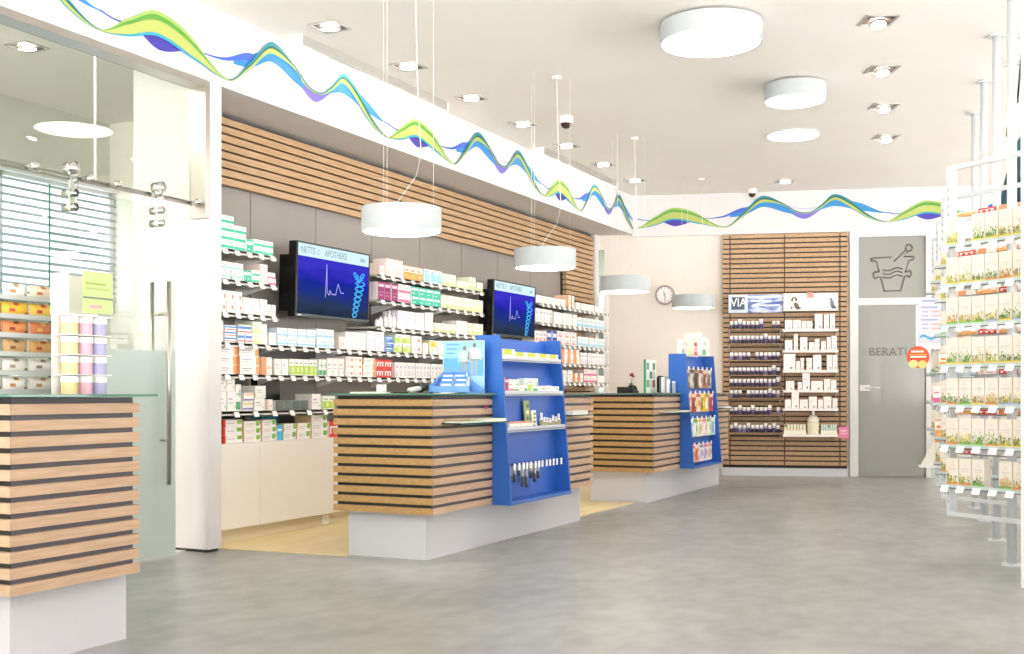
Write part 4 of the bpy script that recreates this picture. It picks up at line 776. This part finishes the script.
for ri, (py, gaps) in enumerate(((328.6, (8, 9)), (343.2, ()), (359.8, (5,)), (374.9, ()), (386.6, ()), (397.8, (3,)), (414.8, (10,)), (432.6, ()))):
    Z_ = bshelf(728, 782.5, py, '%s narrow shelf of vitamin bottles from the top on the slat panel' % ordn(ri+1), 'narrow bottle shelves', wshelf)
    for k in range(12):
        if k in gaps: continue
        s = backs(731.5+k*4.25, .18)[0]; kk = random.choice((0, 0, 1, 1, 2, 3))
        o = link('vitamin_bottle', bottle(kk), None, bpt(s, .175, Z_), random.random()*6)
        tag(o, 'white capped vitamin bottle with purple label, %s place from left, %s bottle shelf from top' % (ordn(k+1), ordn(ri+1)), 'bottle', 'vitamin bottles on the slat panel')
RR = [(328.9, [(785, 792.5, 9), (793, 801, 9), (801.5, 806.5, 8), (807, 812.5, 8), (815, 822.5, 15), (824, 829, 14.5), (830, 835, 15)]),
      (350, [(785, 792.5, 10), (794, 798, 16), (800, 807.5, 13), (809, 814.5, 8), (815, 819.5, 11), (821, 826, 9), (827, 831, 13), (831.5, 837, 14)]),
      (370, [(783.5, 795.5, 16), (796, 800, 9), (800.5, 804, 12), (806.5, 812, 12), (813, 821.5, 15), (827, 832, 15), (832.5, 837.5, 15)]),
      (390, [(786, 794.5, 9), (798, 802, 8), (802.5, 810, 17), (811, 823, 9), (824, 830.5, 11), (831, 836.5, 10)]),
      (408.5, [(785, 791, 9), (791.5, 799, 16), (799.5, 808, 9), (809, 817, 12), (818, 823, 9), (823.5, 831.5, 12), (832.5, 837.5, 10)]),
      (434.5, [])]
STY['skin'] = ('FBF2EC', 'EFDDD3', [(.55, .08, .75, .2, '8A7A78'), (.15, .6, .6, .64, 'E3CFC6')]); DESC['skin'] = 'off-white skin care box'
for ri, (py, bs) in enumerate(RR):
    Z_ = bshelf(782.8, 838.5, py, '%s white shelf from the top in the right column of the slat panel' % ordn(ri+1), 'white product shelves', col('FAEFE8'), .26, .03)
    for k, (a, b, hpx) in enumerate(bs):
        sa, z = backs(a, .24); sb = backs(b, .24)[0]; me = carton(round((sb-sa)*.97, 3), .09, hpx*z/F, 'skin', 'care_box')
        tag(link('care_box', me, None, bpt((sa+sb)/2, .24, Z_), RB), 'off-white care box, %s from left on the %s white shelf down' % (ordn(k+1), ordn(ri+1)), 'box', 'care boxes on white shelves')
# last shelf: tube trays, bottle and pink tag
def bobj(px): return backs(px, .22)[0]
for nm, pa, pb, c1_, c2_ in (('cream', 784, 806, 'EDE6BE', '6A8A3A'), ('mint', 821, 837, 'CFE6DA', '2E8A5A')):
    a, b = bobj(pa), bobj(pb); m = MB(); h = (b-a)/2; m.box(-h, h, -.02, .09, 0, .05, col('F4F0DC')); 
    tt = empty('tube_tray', bpt((a+b)/2, .22, Z_), '%s tray of upright tubes on the lowest white shelf' % nm, 'tray', 'tube trays on the lowest white shelf', RB); m.build('tray', tt)
    n = 7
    for k in range(n): m = MB(); m.box(-h+.005+(2*h/n)*k, -h+(2*h/n)*(k+1)-.004, 0, .05, .05, .125, col(c1_)); m.box(-h+.008+(2*h/n)*k, -h+(2*h/n)*(k+1)-.008, -.001, 0, .09, .12, col(c2_ if k == (0 if nm == 'cream' else 3) else 'F4F4E8')); m.build('tube', tt)
m = MB(); m.lathe([(0, 0), (.075, 0), (.075, .14), (.07, .15), (.068, .2), (.04, .23), (.018, .24), (.018, .30), (0, .30)], None, seg=16, mats=[col('E6DCB8'), col('EDE6C8'), col('D9CFA0'), col('E9E4D0'), col('E9E4D0'), col('D9D9D0'), col('F2F2EE'), col('F2F2EE')])
tag(m.build('pump_bottle', None, bpt(bobj(813.5), .165, Z_)), 'large cream pump bottle between the tube trays on the lowest white shelf', 'bottle')
m = MB(); m.box(-.06, .06, -.004, 0, -.05, .09, col('EE8AB0')); m.box(-.04, .03, -.005, -.004, .03, .05, col('F8D6E2')); m.box(-.04, .04, -.005, -.004, .0, .012, col('F8D6E2')); m.box(-.06, -.05, -.004, .05, .02, .03, WMET)
tag(m.build('shelf_flag', None, bpt(backs(844, .26)[0], .262, Z_+.01), RB), 'pink flag tag sticking out at the end of the lowest white shelf', 'sign')
# header signs
def bsign(nm, px0, px1, py0, py1, c, label, off=.16):
    a, b = backs(px0, off)[0], backs(px1, off)[0]; z0, z1 = backZ(px0, py1, off), backZ(px0, py0, off)
    t = empty(nm, bpt((a+b)/2, off, z0), label, 'sign', 'header signs above the shelves', RB); h = (b-a)/2; m = MB(); m.box(-h, h, 0, .012, 0, z1-z0, c); m.build('board', t)
    m = MB(); m.box(-h+.05, -h+.07, .012, off-.07, .08, .1, WMET); m.box(h-.07, h-.05, .012, off-.07, .08, .1, WMET); m.build('bracket', t); return t, h, z1-z0
t, h, H = bsign('header_sign', 728.5, 782.5, 295, 313, noisy('via_print', [(.35, '4F5FAE'), (.45, '8FA0D6'), (.52, 'DCE3F2'), (.62, '98A6DA'), (.7, '5566B4')], scale=(1.2, 1, 5), nscale=2.2, detail=2, rough=.4, distort=1.5), 'blue streaked header sign reading VIA over the bottle shelves')
m = MB(); m.box(-h+.035, -h+.2, -.002, 0, .04, H-.03, col('39546A')); m.box(-h, -h+.24, -.001, 0, 0, H, col('D7DDE8')); m.build('logo_plate', t)
FR = (math.pi/2, 0, 0); text('lettering', 'VIA', .15, col('FFFFFF'), t, (-h+.125, -.004, H*.55), FR, .001, sx=.85)
for k, (x0, x1, z) in enumerate(((-.06, .2, H*.6), (-.03, .3, H*.36))): m = MB(); m.box(x0, x1, -.002, 0, z, z+.018, col('F2F4FB')); m.build('text_line', t)
t, h, H = bsign('header_sign', 783.5, 838, 293.5, 311, col('FBF3EC'), 'white header sign with puppy and cat over the care boxes')
m = MB()
def blob(m, x, z, rx, rz_, c, y=-.002, n=14, rot=0): m.poly([(x+rx*math.cos(a)*math.cos(rot)-rz_*math.sin(a)*math.sin(rot), y, z+rx*math.cos(a)*math.sin(rot)+rz_*math.sin(a)*math.cos(rot)) for a in [2*math.pi*i/n for i in range(n)]], col(c))
x = -h+.13; blob(m, x, .15, .028, .026, '7A6A5C'); blob(m, x-.025, .14, .012, .022, '5A4A40', -.0025); blob(m, x+.025, .14, .012, .022, '5A4A40', -.0025); blob(m, x, .142, .012, .014, 'E9E2DA', -.003); blob(m, x+.002, .085, .028, .045, 'EDE6DE', -.0022); blob(m, x+.03, .06, .028, .05, '6A5A4E', -.0024, rot=.5); blob(m, x-.03, .04, .012, .02, '8A7A6E', -.0026); blob(m, x+.06, .035, .025, .01, '5A4A40', -.0027)
m.build('puppy_print', t); m = MB(); x = h-.075
blob(m, x-.01, .14, .018, .018, '8A9298'); m.poly([(x-.03, -.002, .15), (x-.02, -.002, .15), (x-.027, -.002, .18)], col('8A9298')); m.poly([(x, -.002, .15), (x+.008, -.002, .15), (x+.006, -.002, .18)], col('8A9298')); blob(m, x+.005, .08, .025, .055, '7E868C', -.0022, rot=.15); blob(m, x+.02, .045, .028, .025, '5E666C', -.0024); blob(m, x+.045, .03, .025, .008, '5E666C', -.0025); m.build('cat_print', t)
m = MB(); m.box(-.045, .035, -.003, 0, H-.06, H+.012, col('E79A8A')); m.build('red_tab', t)
text('lettering', 'TIERAPOTHEKE', .05, col('E3D3D3'), t, (.015, -.003, H*.38), FR, .0008)
# clock
s = backs(665, .03)[0]; Zc = backZ(665, 295, .03); t = empty('wall_clock', bpt(s, 0.004, Zc), 'round grey rimmed clock on the cream back wall', 'clock', rz=RB)
RX = Matrix.Rotation(math.pi/2, 4, 'X'); m = MB(); m.lathe([(.125, .0), (.125, .04), (.105, .045), (.105, .02)], mat('clock_rim', '9A928E', .4), seg=36, M=RX); m.build('rim', t)
m = MB(); m.lathe([(0, .02), (.106, .02)], col('EFEBEA'), seg=36, M=RX)
for k in range(12): a = k*math.pi/6; m.obox((0, 0), (1, 0), 0, 0, 0, 0, col('6E6A6A')) if 0 else m.poly([(.09*math.sin(a)-.004, -.0205, .09*math.cos(a)-.008), (.09*math.sin(a)+.004, -.0205, .09*math.cos(a)-.008), (.09*math.sin(a)+.004, -.0205, .09*math.cos(a)+.008), (.09*math.sin(a)-.004, -.0205, .09*math.cos(a)+.008)], col('6E6A6A'))
m.build('dial', t); m = MB(); m.box(-.0025, .0025, -.026, -.022, -.08, .02, BLACK); m.box(-.016, -.011, -.028, -.026, -.01, .055, BLACK); m.build('hands', t)
# glazed opening at the corner of the back wall
m = MB(); a, b = backs(592, .03)[0], backs(604, .03)[0]; a = -.48
m.obox(bpt((a+b)/2, .012, 0), BU, (b-a)/2, .006, .1, backZ(604, 250, .03), mat('pale_green_mirror', 'BFCBC0', .06, .55)); o = struct(m, 'window_3')
m = MB(); m.obox(bpt(b+.025, .02, 0), BU, .03, .02, 0, backZ(604, 288, .03), WMET); m.obox(bpt((a+b)/2, .02, 0), BU, (b-a)/2, .012, backZ(604, 288, .03)-.05, backZ(604, 288, .03), mat('green_grey', 'A9B8AC', .4)); m.build('window_frame', o)
# consulting room door
dz = lambda px, py: backZ(px, py, .03)
A_, B_ = backs(850, .05)[0], backs(945, .05)[0]; gl, gr = backs(858.5, .05)[0], backs(926, .05)[0]; zt, ztr, ztr2 = dz(890, 236.5), dz(890, 298), dz(890, 305)
def seg(mb, s_a, s_b, z0, z1, o0, o1, mt): mb.obox(bpt((s_a+s_b)/2, (o0+o1)/2, 0), BU, (s_b-s_a)/2, (o1-o0)/2, z0, z1, mt)
FRM = mat('door_frame_grey', 'DDDDDA', .35)
m = MB(); seg(m, A_, gl, 0, SOF-.03, 0, .06, FRM); seg(m, gr, B_, 0, SOF-.03, 0, .06, FRM); seg(m, gl, gr, zt, SOF-.03, 0, .06, FRM); seg(m, gl, gr, ztr, ztr2, 0, .06, FRM) if ztr < ztr2 else seg(m, gl, gr, ztr2, ztr, 0, .06, FRM); do = struct(m, 'door_2')
m = MB(); seg(m, gl, gr, max(ztr, ztr2), zt, .005, .02, FROSTG); m.build('transom_glass', do)
m = MB(); seg(m, gl+.01, gr-.01, .015, min(ztr, ztr2)-.01, .02, .03, FROSTG); m.build('door_leaf', do)
m = MB(); seg(m, gl-.008, gl+.01, 0, min(ztr, ztr2), .0, .012, DARK); seg(m, gr-.01, gr+.004, 0, min(ztr, ztr2), 0, .012, DARK); m.build('gasket', do)
m = MB(); hs = backs(860, .05)[0]; hz = dz(860, 388); seg(m, hs, hs+.12, hz-.035, hz+.035, .03, .045, ALU); m.tube([bpt(hs+.07, .045, hz), bpt(hs+.07, .09, hz), bpt(hs+.24, .09, hz)], .01, CHROME); m.build('door_handle', do)
FT = (math.pi/2, 0, RB); ml = bpt(backs(900, .04)[0], .034, dz(897, 352)); text('door_lettering', 'BERATUNG', .145, mat('etch_grey', '62625E', .5), do, ml, FT, .0006, sx=1.0)
# mortar pictogram from line pieces
et = mat('etch_grey', '62625E', .5); m = MB()
def E(u, v): return bpt(backs(855+u/8.175, .03)[0], .0215, dz(855+u/8.175, 230+v/8.175))
def line(pts, r=.011): m.tube([E(*q) for q in pts], r, et, 6)
line([(300, 222), (150, 228), (128, 238), (130, 252), (170, 252), (178, 262), (200, 345), (178, 345), (165, 338), (152, 350), (152, 385), (165, 398), (185, 385), (212, 385), (240, 498), (375, 495), (405, 378), (430, 372), (445, 385), (460, 372), (460, 340), (448, 326), (432, 342), (412, 345), (440, 250), (478, 240), (485, 225), (478, 215), (400, 215), (440, 170)])
line([(318, 258), (415, 165)]); line([(441+28*math.cos(a), 145+28*math.sin(a)) for a in [i*math.pi/6 for i in range(13)]])
for dy in (0, 30, 60): line([(228, 325+dy), (255, 332+dy), (290, 330+dy), (320, 312+dy), (350, 305+dy), (388, 318+dy)], .009)
m.build('mortar_pictogram', do)
m = MB(); seg(m, backs(608, 0)[0], s0-.01, 0, .08, 0.0, .012, LAM); struct(m, 'baseboard_back')

# ------------------------------------------------------------ right: herb tea racks on poles
GA = math.radians(-37.7); gu = (math.cos(GA), math.sin(GA)); gn = (math.sin(GA), -math.cos(GA))
poles = [camw(3.054, 7.025), camw(3.455, 8.198), camw(3.86, 9.405), camw(4.208, 10.46)]
ZG = [1.985, 1.73, 1.475, 1.22, .965, .712, .457]
FL = [('E8D86A', 'C9B83A'), ('8FBF5A', '5E9A3A'), ('D9C94A', '8FAF4A'), ('9AB87A', '6E8A5A'), ('E6A05A', 'C9C05A')]
HB = {}
def herb(i, fl, strip, full=True):
    k = (i, fl, strip)
    if k in HB: return HB[k]
    rnd = random.Random(i*7+fl*3); wd, h, dp = .094, .18, .06; m = MB(); a = wd/2; body = col('EDE4D6')
    m.box(-a, a, 0, dp, 0, h, body); m.box(-a, a, -.0008, 0, 0, .03, col(strip)); m.box(-a, -a+.0015, -.0009, 0, .022, h, col('E9E2D6'))
    m.box(-.012, .012, -.0008, 0, .13, .15, col('E6DED2')); m.box(-.03, .03, -.0008, 0, .112, .117, col('CFC8BC')); m.box(-.025, .025, -.0008, 0, .10, .104, col('DAD3C8'))
    for _ in range(40):
        x = rnd.uniform(-.042, .042); z = .03+abs(rnd.gauss(0, .024)); r = rnd.uniform(.0025, .0065); c = col(FL[fl][rnd.random() < .4] if rnd.random() < .7 else '7E8E5A')
        m.poly([(x+r*math.cos(t_), -.0012, z+r*1.4*math.sin(t_)) for t_ in [1.2566*q for q in range(5)]], c)
        m.poly([(x-.0006, -.001, .022), (x+.0006, -.001, .022), (x+.0006, -.001, z), (x-.0006, -.001, z)], col('8A9A5E'))
    HB[k] = m.mesh('tea_box'); return HB[k]
places = ['nearest', 'second', 'third', 'farthest']
tick = MB(); tick.faces([(-.03, 0, .0), (.03, 0, 0), (.03, -.016, -.038), (-.03, -.016, -.038), (-.03, .003, 0), (.03, .003, 0), (.03, -.013, -.039), (-.03, -.013, -.039)], [(0, 1, 2, 3), (7, 6, 5, 4), (0, 4, 5, 1), (2, 6, 7, 3), (0, 3, 7, 4), (1, 5, 6, 2)], col('FDFDFB')); TK = tick.mesh('price_ticket')
RMET = mat('rack_metal', 'D3D7D9', .35)
for gi, (X, Y) in enumerate(poles):
    t = empty('product_rack', (X, Y, 0), 'white metal herb tea rack on a floor-to-ceiling pole, %s of four' % places[gi], 'rack', 'herringbone product racks', GA); r = .028
    m = MB(); m.tube([(0, 0, .01), (0, 0, CH-.01)], r, RMET, 16); m.build('pole', t)
    for z0, z1 in ((0, .012), (CH-.012, CH)): m = MB(); m.lathe([(0, z0), (.06, z0), (.06, z1), (0, z1)], RMET, seg=20); m.build('pole_flange', t)
    for sx in (-.455, .455):
        m = MB(); m.box(sx-.03, sx, -.028, -.002, .27, 2.515, RMET); m.box(sx, sx+.004, -.03, .03, .27, 2.515, RMET)
        for k in range(40): m.box(sx-.019, sx-.011, -.0284, -.028, .34+k*.053, .36+k*.053, mat('slot_grey', '9AA0A6', .5))
        m.build('upright', t)
    m = MB(); m.box(-.455, .455, -.03, .0-.002, 2.485, 2.515, RMET); m.build('top_bar', t)
    m = MB(); m.box(-.455, .455, -.06, -.03, .265, .29, RMET); m.box(-.455, .455, -.034, -.002, .44, .46, GMET); m.build('bottom_bar', t)
    nx = 6 if gi == 0 else 1
    for zi, z in enumerate(ZG):
        m = MB(); m.box(-.47, .47, -.105, -.03, z-.008, z, CLEAR); m.box(-.47, .47, -.108, -.105, z-.006, z+.016, mat('shelf_edge_clear', 'C4D2CE', .2)); m.box(-.47, .47, -.109, -.105, z-.012, z-.006, mat('dark_wire', '5A6462', .4)); m.box(-.47, .47, -.06, -.056, z-.010, z-.008, ALU); sh = m.build('shelf', t)
        if gi == 0:
            for q in range(5): link('price_ticket', TK, sh, (-.42+q*.125, -.110, z+.004))
        # rear shelf with flat orange packs
        m = MB(); m.box(-.47, .47, .03, .17, z+.205-.008, z+.205, CLEAR); m.box(-.47, .47, .168, .17, z+.197, z+.22, ALU); m.build('rear_shelf', t)
        Y_, G_, O_, B_ = 'F0D860', '84C850', 'F09850', 'A8B4DC'
        strips = ((Y_,)*6, (Y_, Y_, Y_, O_, O_, Y_), (G_, G_, G_, B_, Y_, B_), (Y_,)*6, (O_, G_, Y_, O_, B_, B_), (O_, G_, G_, O_, Y_, Y_), (O_, O_, G_, Y_, G_, O_))[zi]
        skip = {(0, 1)} if True else ()
        for q in range(nx):
            if gi == 0 and (zi, q) in ((6, 3), (0, 1)): continue
            u = -.37+q*.102
            c, s_ = math.cos(GA), math.sin(GA); lx, ly = u, -.102
            wx, wy = X+lx*c-ly*s_, Y+lx*s_+ly*c
            o = link('tea_box', herb((zi+q) % 3, (zi*2+q//2) % 5, strips[q]), None, (wx, wy, z+.0005), GA)
            tag(o, 'cream herb tea box, %s from left on %s shelf down of the %s rack' % (ordn(q+1), ordn(zi+1), places[gi]), 'box', 'herb tea boxes on the racks')
        # packs on the rear side
        for q in range(5 if gi == 0 else 1):
            u = -.38+q*.16 if gi == 0 else -.40; lx, ly = u, .04
            st = ('orange', 'red', 'orangewhite', 'orange', 'red')[(q+zi) % 5] if zi in (0, 1, 2, 3, 5) else ('pink', 'red', 'spine', 'white', 'paleblue')[(q+zi) % 5]
            me = carton(.14, .11, .03 if gi == 0 else .13, st, 'flat_pack'); wx, wy = X+lx*c-ly*s_, Y+lx*s_+ly*c
            tag(link('flat_pack', me, None, (wx, wy, z+.2055), GA), '%s, rear side, %s from left, %s level, %s rack' % (DESC[st].replace('box', 'pack').replace(' with white lettering', ''), ordn(q+1), ordn(zi+1), places[gi]), 'box', 'flat packs on the rear of the racks')
m = MB()
for (lx, ly, z, k) in ((-.43, -.33, 1.14, 0),): pass
# side packs hanging off the far racks' ends
ends = [(940, 948, 353, 372, 8.25, 'orange', 'orange'), (934, 942, 386, 404, 9.45, 'pinkwhite', 'pink and white'), (936, 944, 420, 442, 9.45, 'orange', 'orange and red'), (931, 940, 450, 468, 10.5, 'pinkwhite', 'white and pink')]
for i, (pa, pb, ya, yb, z, st, ds) in enumerate(ends):
    x, y = camw((((pa+pb)/2)-512)/F*z, z); me = carton((pb-pa)/F*z*1.15, .05, (yb-ya)/F*z, st, 'end_pack'); b = CAMZ+(HZ-yb)/F*z
    tag(link('end_pack', me, None, (x, y, b), TH*.3), '%s pack at the left end of the racks, %s from the top' % (ds, ordn(i+1)), 'box', 'packs at the rack ends')
    m = MB(); m.box(-.05, .10, -.005, .07, -.006, -.001, ALU); m.box(.0, .06, .07, .42, -.006, -.001, ALU); tag(m.build('end_bracket', None, (x, y, b), TH*.3), 'small metal bracket shelf under the %s end pack, %s from top' % (ds, ordn(i+1)), 'shelf', 'bracket shelves at the rack ends')
# white price sheets, orange round sign
def camface(nm, pa, pb, ya, yb, z, label, cat):
    x, y = camw(((pa+pb)/2-512)/F*z, z); b = CAMZ+(HZ-yb)/F*z; return empty(nm, (x, y, b), label, cat, None, BA), (pb-pa)/F*z/2, (yb-ya)/F*z
t, hw, H = camface('price_board', 919, 942, 298, 343, 9.6, 'white printed price sheet with blue wave hanging at the rack ends', 'sign')
m = MB(); m.box(-hw, hw, -.003, .003, 0, H, col('D2D3DC')); m.box(-hw-.02, hw-.01, .004, .008, -.05, H*.85, col('DDE0E3')); m.build('sheet', t)
m = MB()
for k, (u0, u1, v, c) in enumerate(((-.7, .7, .92, '8A8FB4'), (-.8, .6, .78, '9AA0C8'), (-.7, -.2, .68, 'A9AEC8'), (.1, .8, .68, 'F0A898'), (-.7, -.2, .59, 'A9AEC8'), (.1, .8, .59, 'F0A898'), (-.8, .6, .5, '9AA0C8'), (-.7, -.2, .40, 'A9AEC8'), (.1, .8, .40, 'F0A898'), (-.7, -.2, .31, 'A9AEC8'), (.1, .8, .31, 'F0A898'))):
    m.box(u0*hw, u1*hw, -.0036, -.003, v*H, v*H+.012, col(c))
m.build('print_lines', t); m = MB()
wv = [(-.9+.18*i, .13+.035*math.sin(i*.9)) for i in range(11)]
for (a, b), (c, d) in zip(wv, wv[1:]): m.poly([(a*hw, -.0036, b*H-.012), (c*hw, -.0036, d*H-.012), (c*hw, -.0036, d*H+.012), (a*hw, -.0036, b*H+.012)], col('5FA8CE'))
m.build('wave_print', t); m = MB(); m.tube([(0, .006, H), (.05, .006, H+.03), (.14, .02, H+.03)], .004, ALU, 6); m.build('hook', t)
t, hw, H = camface('round_sign', 906.5, 929.5, 347, 368, 9.6, 'round orange sign with yellow fruit below the price sheet', 'sign')
m = MB(); RXc = Matrix.Rotation(math.pi/2, 4, 'X'); m.lathe([(0, .004), (hw*.95, .004), (hw*.95, -.004), (0, -.004)], col('D9532A'), c=(0, 0, hw*.95), seg=32, M=RXc); m.build('disc', t)
m = MB(); m.box(-.055, .045, -.006, -.004, .13, .145, col('FBEDE6')); m.box(-.07, .07, -.006, -.004, .108, .116, col('F2B03A')); m.box(-.06, .065, -.006, -.004, .086, .1, col('FBEDE6'))
m.build('text_line', t); m = MB(); blob(m, -.038, .035, .04, .033, 'F2D88A', -.006); blob(m, .035, .03, .036, .034, 'F0D078', -.0065); m.build('fruit_print', t)
m = MB(); m.tube([(hw*.5, .01, hw*1.2), (hw*1.2, .03, hw*1.3), (.22, .05, hw*1.3)], .004, ALU, 6); m.build('arm', t)
# bundle of white bags low at the far racks
x, y = camw((929-512)/F*9.8, 9.8); m = MB(); m.prism([(-.06, 0), (.08, 0), (.08, .16), (.03, .2), (-.02, .08)], 'y', -.05, .05, col('F2EFE0')); m.box(-.08, .09, -.06, .06, -.02, -.001, WMET)
tag(m.build('leaflet_bin', None, (x, y, CAMZ-(465-HZ)/F*9.8), TH*.5), 'white leaflet holder jutting out low at the far rack ends', 'leaflet holder')
# column at the right frame edge
x, y = camw((1021.5-512)/F*6.3, 6.3)
m = MB(); m.box(x, x+.3, y-.1, y+.02, 0, CH, WALL); struct(m, 'trim_2')
# track spotlights and dark banner beyond the racks
for i, (px, py, z) in enumerate(((1004, 150, 8.9), (1014, 118, 8.2))):
    x, y = camw((px-512)/F*z, z); Z_ = CAMZ+(HZ-py)/F*z
    t = empty('track_spotlight', (x, y, Z_), 'white cylinder spotlight on a ceiling arm, %s one behind the racks' % ('lower left' if i == 0 else 'upper right'), 'spotlight', 'spotlights behind the racks')
    M_ = Matrix.Rotation(.35, 4, 'Y'); m = MB(); m.lathe([(.055, -.06), (.06, -.06), (.06, .09), (0, .09)], WMET, seg=20, M=M_); m.build('lamp_head', t)
    m = MB(); m.lathe([(0, -.05), (.055, -.05)], SPOTE, seg=20, M=M_); m.build('bulb', t); m = MB(); m.tube([(.02, 0, .08), (.06, 0, CH-Z_-.02)], .008, BLACK, 8); m.box(.0, .12, -.02, .02, CH-Z_-.02, CH-Z_, ALU); m.build('arm', t)
za = 8.6; x, y = camw((1012-512)/F*za, za); m = MB(); k = za/F
m.prism([((999-1012)*k, (HZ-204)*k+CAMZ), (14*k*1.5, (HZ-204)*k+CAMZ), (14*k*1.5, (HZ-120)*k+CAMZ), ((1018-1012)*k, (HZ-140)*k+CAMZ), ((1009-1012)*k, (HZ-165)*k+CAMZ)], 'y', -.01, .01, mat('dark_teal_cloth', '1F4A52', .7))
for q in range(4): m.prism([((1002+5*q-1012)*k, (HZ-203)*k+CAMZ), ((1004+5*q-1012)*k, (HZ-203)*k+CAMZ), ((1013+3*q-1012)*k, (HZ-160)*k+CAMZ), ((1012+3*q-1012)*k, (HZ-160)*k+CAMZ)], 'y', -.02, -.01, mat('navy_cloth', '1B2F44', .7))
m.box(.08, .1, -.005, .005, (HZ-120)*k+CAMZ, CH, ALU)
tag(m.build('hanging_banner', None, (x, y, 0), TH*.8), 'dark teal fabric banner hanging behind the nearest rack top', 'banner')
